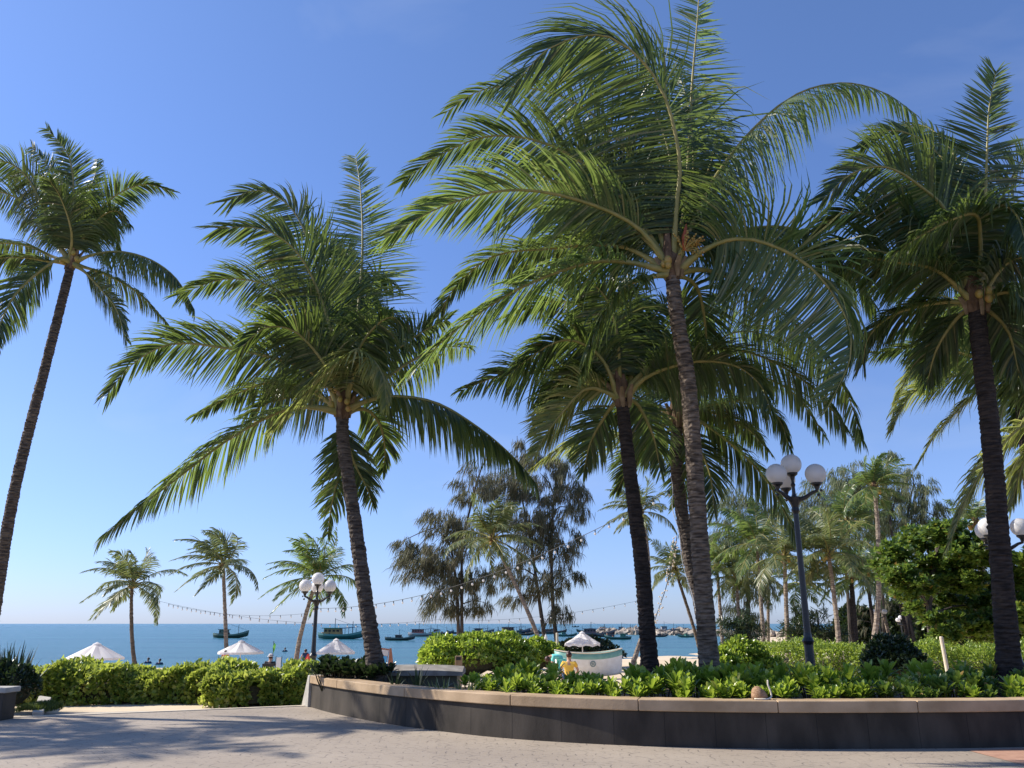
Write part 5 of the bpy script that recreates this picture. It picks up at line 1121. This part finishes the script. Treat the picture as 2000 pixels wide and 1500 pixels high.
MB().tube([(0, 0, -.1), (0, 0, hh)], .014, 6).build("pole", M['iron'], root)
fl = MB(); Vf = []
for i in range(9):
    z = hh - i*.055
    for j in range(4): Vf.append((j*.05*(1-.08*i)*(1 if i else .4)-.02, .03*math.sin(i*.9+j*1.3), z-j*.035))
fl.add(Vf, [(i*4+j, i*4+j+1, (i+1)*4+j+1, (i+1)*4+j) for i in range(8) for j in range(3)]).build("cloth", M['flag'], root)
A = P(527, 1296, 40); g = gz(A.x, 40); root = thing("beach_chair", (A.x, 40, g), "black beach chair seen from behind, over the hedge", "chair")
seat_z = max(.15, A.z-g-.5); MB().box((0, 0, seat_z), (.5, .5, .05)).build("seat", M['black'], root); MB().box((0, -.25, seat_z+.27), (.52, .05, .48), 0, Matrix.Rotation(.15, 3, 'X')).build("backrest", M['black'], root)
for sx in (-.22, .22):
    for sy in (-.22, .22): MB().tube([(sx, sy, -.05), (sx, sy, seat_z)], .02, 6).build("leg", M['iron'], root)
CHAIR = (A.x, 40, g, seat_z)
A = P(586, 1290, 46); o = MB().tube([(0, 0, -.25), (0.03, 0, -.1), (.08, 0, .1), (.12, 0, .22)], [.23, .25, .22, .2], 10).build("red_wrap", M['red'], None, (A.x, 47.9, A.z)); tag(o, "red cloth tied round the leaning palm trunk left of the lamp", "cloth")

# ------------------------------------------------------------------ people
def skin_body(name, verts, edges, radii, m, parent, root_i=0, sub=2):
    me = bpy.data.meshes.new(name); me.from_pydata([tuple(v) for v in verts], edges, []); o = link(name, me, parent)
    o.modifiers.new("skin", 'SKIN'); sk = me.skin_vertices[0].data
    for i, r in enumerate(radii): sk[i].radius = (r, r) if not hasattr(r, '__len__') else r; sk[i].use_root = (i == root_i)
    s = o.modifiers.new("sub", 'SUBSURF'); s.levels = sub; s.render_levels = sub; me.materials.append(m); return o
def person(label, loc, J, top, bottom=None, hat=None, hair='hair', bun=False, rotz=0.0, group=None, long_hair=False):
    """J: joint positions (metres, relative to the person's base)."""
    root = thing("person", loc, label, "person", group); root.rotation_euler = (0, 0, rotz)
    names = ['pelvis', 'waist', 'chest', 'neck', 'headb', 'headt', 'lsh', 'lel', 'lwr', 'rsh', 'rel', 'rwr', 'lhip', 'lkn', 'lan', 'lto', 'rhip', 'rkn', 'ran', 'rto']
    rad = dict(pelvis=(.15, .11), waist=(.125, .095), chest=(.155, .105), neck=.052, headb=.082, headt=.085, lsh=.055, lel=.042, lwr=.028, rsh=.055, rel=.042, rwr=.028, lhip=.085, lkn=.055, lan=.036, lto=.03, rhip=.085, rkn=.055, ran=.036, rto=.03)
    V = [Vector(J[k]) for k in names]; ix = {k: i for i, k in enumerate(names)}; R = [rad[k] for k in names]
    E = [('pelvis', 'waist'), ('waist', 'chest'), ('chest', 'neck'), ('neck', 'headb'), ('headb', 'headt'), ('chest', 'lsh'), ('lsh', 'lel'), ('lel', 'lwr'), ('chest', 'rsh'), ('rsh', 'rel'), ('rel', 'rwr'), ('pelvis', 'lhip'), ('lhip', 'lkn'), ('lkn', 'lan'), ('lan', 'lto'), ('pelvis', 'rhip'), ('rhip', 'rkn'), ('rkn', 'ran'), ('ran', 'rto')]
    E = [(ix[a], ix[b]) for a, b in E]
    for s in ('l', 'r'):                                          # palm, four fingers and a thumb
        w = V[ix[s+'wr']]; d = (w-V[ix[s+'el']]).normalized(); sd_ = d.orthogonal().normalized(); curl = d.cross(sd_)
        V.append(w+d*.06); R.append(.022); pi_ = len(V)-1; E.append((ix[s+'wr'], pi_))
        for f in range(4):
            o_ = sd_*(-.024+.016*f); ln = (.065, .08, .075, .055)[f]
            V.append(w+d*(.08)+o_); R.append(.009); E.append((pi_, len(V)-1)); V.append(w+d*(.08+ln*.55)+o_+curl*.012); R.append(.008); E.append((len(V)-2, len(V)-1)); V.append(w+d*(.08+ln)+o_+curl*.032); R.append(.006); E.append((len(V)-2, len(V)-1))
        V.append(w+d*.04+sd_*-.035); R.append(.010); E.append((pi_, len(V)-1)); V.append(w+d*.075+sd_*-.05+curl*.01); R.append(.008); E.append((len(V)-2, len(V)-1))
    body = skin_body("body", V, E, R, M['skin'], root)
    # clothes
    cv = [J['pelvis'], J['waist'], J['chest'], Vector(J['chest']).lerp(Vector(J['neck']), .55), J['lsh'], Vector(J['lsh']).lerp(Vector(J['lel']), .6), J['rsh'], Vector(J['rsh']).lerp(Vector(J['rel']), .6)]
    skin_body("shirt", cv, [(0, 1), (1, 2), (2, 3), (2, 4), (4, 5), (2, 6), (6, 7)], [(.172, .132), (.150, .118), (.175, .125), .07, .078, .066, .078, .066], M[top], root)
    if bottom:
        cv = [J['pelvis'], J['lhip'], J['lkn'], J['rhip'], J['rkn']]
        skin_body("trousers", cv, [(0, 1), (1, 2), (0, 3), (3, 4)], [(.168, .128), .1, .072, .1, .072], M[bottom], root)
    hb, ht = Vector(J['headb']), Vector(J['headt']); up = (ht-hb).normalized(); fwd = Vector(J['face']).normalized()
    hr = MB(); hr.ball(ht + up*.012 - fwd*.022, .102, 0, 14, (1, 1.05, 1.02)); 
    if bun: hr.ball(ht + up*.10 - fwd*.05, .05, 0, 10)
    if long_hair: hr.ball(hb - fwd*.06 - up*.02, .085, 0, 10, (1, .6, 1.3))
    hr.build("hair", M[hair], root, smooth=True)
    fc = ht*.5+hb*.5+fwd*.085
    sdv = up.cross(fwd).normalized(); MB().ball(fc+fwd*.012, .014, 0, 6, (1, 1, 1.4)).build("nose", M['skin'], root)
    ey = MB(); ey.ball(fc+sdv*.03+up*.025, .009, 0, 6); ey.build("eye", M['black'], root); ey = MB(); ey.ball(fc-sdv*.03+up*.025, .009, 0, 6); ey.build("eye", M['black'], root)
    if hat: MB().lathe([(.17, -.005), (.17, .005), (.105, .02), (.10, .09), (.05, .12)], 14, ht+up*.03).build("hat", M[hat], root)
    return root
def J_stand(h=1.65, arms=0.1, face=(0, 1, 0)):
    k = h/1.7
    J = dict(pelvis=(0, 0, .93), waist=(0, 0, 1.08), chest=(0, 0, 1.30), neck=(0, 0, 1.46), headb=(0, .01, 1.54), headt=(0, .02, 1.62), lsh=(-.19, 0, 1.40), lel=(-.25-arms, 0, 1.14), lwr=(-.27-arms, .05, .90), rsh=(.19, 0, 1.40), rel=(.25+arms, 0, 1.14), rwr=(.27+arms, .05, .90), lhip=(-.10, 0, .87), lkn=(-.11, .02, .48), lan=(-.11, -.02, .08), lto=(-.11, .12, .03), rhip=(.10, 0, .87), rkn=(.11, .02, .48), ran=(.11, -.02, .08), rto=(.11, .12, .03))
    J = {a: Vector(v)*k for a, v in J.items()}; J['face'] = face; return J
def J_sit(face=(0, 1, 0), seat=.12):
    J = dict(pelvis=(0, 0, 0), waist=(0, -.02, .16), chest=(0, 0, .38), neck=(0, .03, .54), headb=(0, .05, .62), headt=(0, .06, .71), lsh=(-.19, 0, .47), lel=(-.30, .05, .22), lwr=(-.18, .25, .10), rsh=(.19, 0, .47), rel=(.30, .05, .22), rwr=(.18, .25, .10), lhip=(-.11, .03, 0), lkn=(-.24, .38, .10), lan=(-.02, .42, -.06), lto=(.05, .46, -.07), rhip=(.11, .03, 0), rkn=(.24, .38, .10), ran=(.02, .52, -.06), rto=(-.06, .55, -.07))
    J = {a: Vector(v)+Vector((0, 0, seat)) for a, v in J.items()}; J['face'] = face; return J
A = P(1111, 1273, 29); g = gz(A.x, 29); person("person in yellow with dark hair in a bun, back turned, by the beached boat", (A.x, 29, max(g, A.z-.95)), J_sit(seat=.13), 'yellow', 'navy', bun=True, rotz=-.15)
# a plank the seated person rests on
o = MB().box((0, 0, (max(g, A.z-.95)-g)/2-.02), (.9, .7, max(.06, max(g, A.z-.95)-g+.04))).build("timber_block", M['wood'], None, (A.x, 29.15, g), bevel=.01); tag(o, "low timber block under the person in yellow", "seat")
A = P(1090, 1277, 30.5); g = gz(A.x, 30.5)
J = dict(pelvis=(.12, 0, .78), waist=(.06, .0, .88), chest=(-.12, -.03, .95), neck=(-.26, -.05, .92), headb=(-.32, -.06, .87), headt=(-.38, -.07, .82), lsh=(-.16, -.18, .90), lel=(-.26, -.20, .62), lwr=(-.32, -.20, .40), rsh=(-.14, .16, .92), rel=(-.24, .18, .62), rwr=(-.28, .18, .40), lhip=(.12, -.10, .74), lkn=(.06, -.10, .42), lan=(.16, -.1, .07), lto=(.02, -.1, .03), rhip=(.12, .10, .74), rkn=(.06, .1, .42), ran=(.16, .1, .07), rto=(.02, .1, .03)); J = {a: Vector(v) for a, v in J.items()}; J['face'] = (-.5, 0, -.8)
gg = max(g, A.z-1.03)
person("person in turquoise bending forward beside the one in yellow", (A.x, 30.5, g if A.z-1.03 < g+.02 else A.z-1.03), J, 'teal', 'teal')
o = MB().box((0, 0, (A.z-1.03-g)/2), (.7, .7, max(.04, A.z-1.03-g))).build("timber_step", M['wood'], None, (A.x+.05, 30.5, g), bevel=.01); tag(o, "low timber step under the person bending in turquoise", "step")
def stand_at(label, px_, ytop, Y, top, bottom, **k):
    A = P(px_, ytop, Y); g = gz(A.x, Y); g = g if Y < shore(A.x) else SEA - .9; return person(label, (A.x, Y, g if g < A.z-1.6 or True else A.z-1.68), J_stand(max(1.3, min(1.8, (A.z-g)))), top, bottom, **k)
stand_at("person in red standing under the second white parasol", 441, 1272, 51, 'red', 'navy')
stand_at("person in dark blue standing between the leaning palm and lamp post", 597, 1272, 56, 'navy', 'navy', rotz=.6)
def swimmer(label, px_, py, Y):
    A = P(px_, py, Y); return person(label, (A.x, Y, SEA-1.25), J_stand(1.65, .12, (0, -1, 0)), 'navy', 'navy', group="swimmers in the sea")
swimmer("dark-haired swimmer wading near shore right of the leftmost palm", 313, 1281, 66)
swimmer("lone swimmer further out right of the green flag", 557, 1264, 96)
swimmer("swimmer with only head and shoulders showing just right of the leftmost palm", 290, 1284, 68)
def sitter(label, px_, ytop, Y, top, **k):
    A = P(px_, ytop, Y); g = gz(A.x, Y); return person(label, (A.x, Y, g), J_sit(seat=.12), top, 'navy', **k)
sitter("dark-haired person sitting on the sand just left of the leaning trunk", 706, 1292, 40, 'redwood')
sitter("person sitting on the sand below the peaked parasol", 640, 1297, 40, 'red', rotz=.4)
Jc = J_sit(seat=CHAIR[3]+.08); person("person in a white hat sitting in the black beach chair", (CHAIR[0], CHAIR[1], CHAIR[2]), Jc, 'black', 'navy', hat='white')

# ------------------------------------------------------------------ fishing boats
def fishing_boat(label, px_, wy, len_px, hullc, housec, roofc, flip=False, style=0, seed=0):
    d = FWD + UPV*((750-wy)/FPX); ang = math.atan2(-d.z, d.y); Y = (EYE-SEA)/math.tan(ang); A = P(px_, wy, Y); L = len_px*PX(Y); sx = -1 if flip else 1
    rs = np.random.RandomState(seed); root = thing("fishing_boat", (A.x, Y, SEA), label, "fishing boat", "fishing boats at anchor"); root.rotation_euler = (0, 0, rs.uniform(-.25, .25) + (math.pi if flip else 0))
    H = L*.105
    rows = loft_hull(L, L*.27, H, L*.11, L*.035, 16, 5); rows = [[v - Vector((0, 0, L*.012)) for v in r] for r in rows]; m_ = len(rows[0])
    Fh = [(i*m_+j, i*m_+j+1, (i+1)*m_+j+1, (i+1)*m_+j) for i in range(16) for j in range(m_-1)]; mb = MB().add([v for r in rows for v in r], Fh)
    mb.m = [1 if j in (0, m_-2) else 0 for i in range(16) for j in range(m_-1)]
    deck = [r[0]*.98+r[-1]*.02 - Vector((0, 0, H*.12)) for r in rows] + [r[-1]*.98+r[0]*.02 - Vector((0, 0, H*.12)) for r in rows]
    mb.add(deck, [(i, i+1, 18+i, 17+i) for i in range(16)], 2)
    hm = mat("hull paint", hullc, .6, tuple(c*.75 for c in hullc), 1.5); tm = mat("hull trim", tuple(min(.75, c*1.5+.12) for c in hullc), .6); dm = M['wood']
    mb.build("hull", [hm, tm, dm], root)
    hh = L*(.115 if style != 2 else .09); hl = L*(.36 if style == 1 else .22); hx = -L*.2 if style != 2 else -L*.05; hz = H*.85
    hs = mat("wheelhouse paint", housec, .6, tuple(c*.8 for c in housec), 1.2)
    wh = MB().box((hx, 0, hz+hh/2), (hl, L*.16, hh), 0, taper=.94).build("wheelhouse", hs, root)
    nw = 4 if style == 1 else 2
    for k in range(nw):
        for sy in (-1, 1): MB().box((hx-hl*.36+hl*.72*k/(nw-1), sy*L*.079, hz+hh*.62), (hl*.14, L*.008, hh*.32)).build("window", M['black'], wh)
    MB().box((hx, 0, hz+hh+L*.008), (hl*1.18, L*.2, L*.015)).build("roof", mat("roof paint", roofc, .6), root)
    if style == 1:
        for k in range(4): MB().tube([(L*.02+L*.08*k, L*.09, hz), (L*.02+L*.08*k, L*.09, hz+hh*1.1)], L*.005, 5).build("awning_post", M['iron'], root)
        MB().box((L*.13, 0, hz+hh*1.15), (L*.32, L*.2, L*.01), 0, Matrix.Rotation(-.08, 3, 'Y')).build("awning", mat("awning cloth", (.10, .18, .30), .8), root)
    masts = [(hx+hl*.1, L*.30), (L*.22, L*.24)] if style != 2 else [(-L*.02, L*.26)]
    for x, mh in masts: MB().tube([(x, 0, H*.6), (x, 0, H+mh)], L*.007, 6).build("mast", M['iron'], root)
    MB().tube([(masts[0][0], 0, H+masts[0][1]*.95), (L*.47, 0, H+L*.09)], L*.003, 4).build("stay", M['cable'], root)
    for k in range(4):
        x = rs.uniform(-.42, .3)*L; b = rs.uniform(.02, .045)*L; MB().box((x, rs.uniform(-.06, .06)*L, H*.9+b*.5), (b*1.6, b*1.4, b), 0, Matrix.Rotation(rs.uniform(0, 1), 3, 'Z'), .85).build("deck_gear", [M['black'], M['wood'], M['navy'], M['redwood']][k], root)
    return root
fb = [("dark green fishing boat alone on the left, bow raised to the right", 450, 1246, 68, (.06, .12, .09), (.10, .16, .12), (.05, .10, .09), False, 0),
 ("green fishing boat with ochre wheelhouse beyond the peaked parasol", 668, 1248, 88, (.05, .22, .20), (.42, .27, .10), (.06, .22, .16), False, 1),
 ("small dark workboat right of the leaning trunk", 781, 1251, 52, (.07, .10, .09), (.05, .05, .05), (.30, .30, .28), False, 2),
 ("white-hulled fishing boat with red deck gear left of the needle trees", 828, 1243, 58, (.42, .42, .44), (.35, .14, .12), (.10, .14, .20), False, 1),
 ("dark low fishing boat behind the white-hulled one", 862, 1240, 44, (.08, .08, .10), (.20, .10, .09), (.10, .12, .14), False, 0),
 ("brown fishing boat showing over the broad bush", 926, 1248, 52, (.16, .09, .06), (.34, .18, .09), (.15, .10, .08), False, 0),
 ("green two-masted fishing boat over the broad bush's right half", 963, 1247, 50, (.05, .16, .14), (.08, .22, .18), (.05, .16, .14), True, 0),
 ("blue-black fishing boat with long deckhouse left of the slanting palm", 1004, 1239, 58, (.04, .06, .11), (.30, .16, .12), (.10, .10, .12), False, 1),
 ("small brown fishing boat farther out touching the slanting palm trunk", 1034, 1235, 34, (.20, .14, .09), (.28, .20, .13), (.18, .14, .10), True, 0),
 ("green fishing boat bow behind the needle trees' trunks", 1108, 1243, 34, (.05, .20, .18), (.08, .22, .20), (.06, .20, .17), False, 0),
 ("dark maroon fishing boat above the pinkish parasol", 1166, 1243, 62, (.10, .05, .06), (.22, .14, .14), (.10, .09, .11), False, 1),
 ("bright green fishing boat moored before the rocks, broad stern", 1207, 1249, 46, (.05, .17, .14), (.06, .20, .15), (.05, .15, .12), True, 0),
 ("blue-grey fishing boat behind the rocks near the curved palm trunk", 1222, 1234, 40, (.12, .18, .24), (.22, .28, .32), (.12, .16, .20), False, 0),
 ("black fishing boat before the rocks right of the black trunk", 1289, 1244, 28, (.03, .03, .03), (.05, .05, .06), (.04, .04, .04), False, 2),
 ("pale fishing boat with aerials behind the rocks between two trunks", 1306, 1234, 44, (.16, .17, .20), (.26, .26, .28), (.16, .18, .20), False, 0),
 ("small green fishing boat before the rocks, beside the thin slanting palm", 1340, 1245, 30, (.05, .20, .15), (.07, .22, .17), (.05, .18, .13), True, 2),
 ("tiny dark boat farthest out near the horizon", 1124, 1225, 13, (.04, .07, .09), (.06, .08, .10), (.05, .06, .08), False, 2)]
for i, (px_, wy_, ln_) in enumerate([(892, 1238, 34), (943, 1237, 40), (984, 1242, 44), (1022, 1241, 40), (1062, 1238, 38), (1088, 1236, 34), (1146, 1236, 36), (1188, 1237, 38), (1244, 1233, 34), (1266, 1233, 34), (1330, 1234, 32), (1372, 1233, 30), (1182, 1244, 34), (950, 1243, 40)]):
    fb.append(("small dark fishing boat in the crowded anchorage off the breakwater", px_, wy_, ln_, [(.04, .05, .06), (.10, .05, .05), (.04, .09, .08), (.14, .10, .07)][i % 4], [(.20, .12, .09), (.12, .14, .16), (.26, .2, .14), (.08, .12, .12)][i % 4], [(.06, .07, .09), (.12, .08, .07), (.07, .12, .11)][i % 3], i % 2 == 0, (0, 1, 0)[i % 3]))
for i, r in enumerate(fb):
    r = list(r); r[4] = tuple(c*.65 for c in r[4]); fishing_boat(*r, seed=600+i)
# breakwater of heaped rocks: one mass
rs = np.random.RandomState(77); mb = MB()
Ybw = lambda px_: float(np.interp(px_, [1150, 1300, 1450, 1600], [260, 235, 205, 190]))
for k in range(300):
    px_ = rs.uniform(1160, 1600); Y = Ybw(px_)+rs.uniform(-3, 3); x = P(px_, 1240, Y).x; r = rs.uniform(.6, 1.3)
    c = Vector((x, Y, SEA + rs.uniform(0, 1)*1.5*(1-abs(Y-Ybw(px_))/4)))
    b0 = len(mb.v); mb.ball(c, r, 0, 7, (rs.uniform(.8, 1.4), 1, rs.uniform(.5, .9)))
    for i in range(b0, len(mb.v)): mb.v[i] = tuple(np.array(mb.v[i]) + rs.normal(0, .16*r, 3))
o = mb.build("breakwater_rocks", M['rock']); tag(o, "heaped pale rocks of the breakwater beyond the beach", "breakwater", kind='stuff')

# ------------------------------------------------------------------ strings of festoon lights
def festoon(label, a, b, sag, nb, r=.05, drop=.10):
    A, B = Vector(a), Vector(b); root = thing("string_lights", A, label, "string lights", "festoon strings over the beach"); pts = []
    for i in range(25):
        t = i/24; pts.append(A.lerp(B, t) - A - Vector((0, 0, sag*4*t*(1-t))))
    MB().tube(pts, .008, 4).build("cable", M['cable'], root)
    for k in range(nb):
        t = (k+.5)/nb; p = A.lerp(B, t) - A - Vector((0, 0, sag*4*t*(1-t)))
        m = MB(); m.tube([p, p-Vector((0, 0, drop))], r*.45, 5, 1); m.ball(p-Vector((0, 0, drop+r*.9)), r, 0, 8, (1, 1, 1.2)); m.build("bulb", [M['opal'], M['cable']], root)
    return root
festoon("lowest festoon string running level along the sea horizon", P(285, 1168, 50), P(868, 1209, 54), .80, 34, .045, .09)
festoon("upper faint festoon string on the left beach between two palms", P(330, 1180, 52), P(600, 1198, 48), .35, 14, .04, .10)
festoon("long festoon string rising from the left lamp to the palm behind the tallest", P(606, 1188, 30), P(1322, 950, 19.2), .75, 34, .032, .07)
festoon("faint festoon string between the needle trees and the curved palm", P(925, 1212, 52), P(1252, 1172, 50), .25, 16, .04, .10)
# light rope wound round the trunk behind the tallest palm
mb = MB(); pts = []
tl = smooth_line([P(1322, 930, 18.85), P(1330, 1000, 18.9), P(1345, 1080, 18.95), P(1372, 1200, 19.05), P(1385, 1260, 19.1)], 10)
for i, p in enumerate(tl): pts.append(p + Vector((math.sin(i*.5)*.03 - .16, -.03-.02*math.cos(i*.5), 0)))
b0 = pts[0].copy(); o = mb.tube([p-b0 for p in pts], .009, 5).build("light_rope", M['white_paint'], None, b0); tag(o, "pale light rope running down the leaning trunk behind the tallest palm", "light rope")
tl = smooth_line([P(1322, 1050, 22), P(1312, 1100, 23), P(1300, 1150, 24), P(1278, 1215, 26), P(1268, 1262, 27)], 10); b0 = tl[0].copy(); mb = MB(); mb.tube([p-b0 for p in tl], .012, 5)
for i, p in enumerate(tl):
    for k in range(2): mb.ball(p-b0+Vector((rnd.uniform(-.1, .1), rnd.uniform(-.05, .05), rnd.uniform(-.06, .06))), .024, 1, 6)
o = mb.build("light_garland", [M['cable'], M['cream']], None, b0); tag(o, "garland of pale little lamps slanting down between black trunk and tallest palm", "light garland")
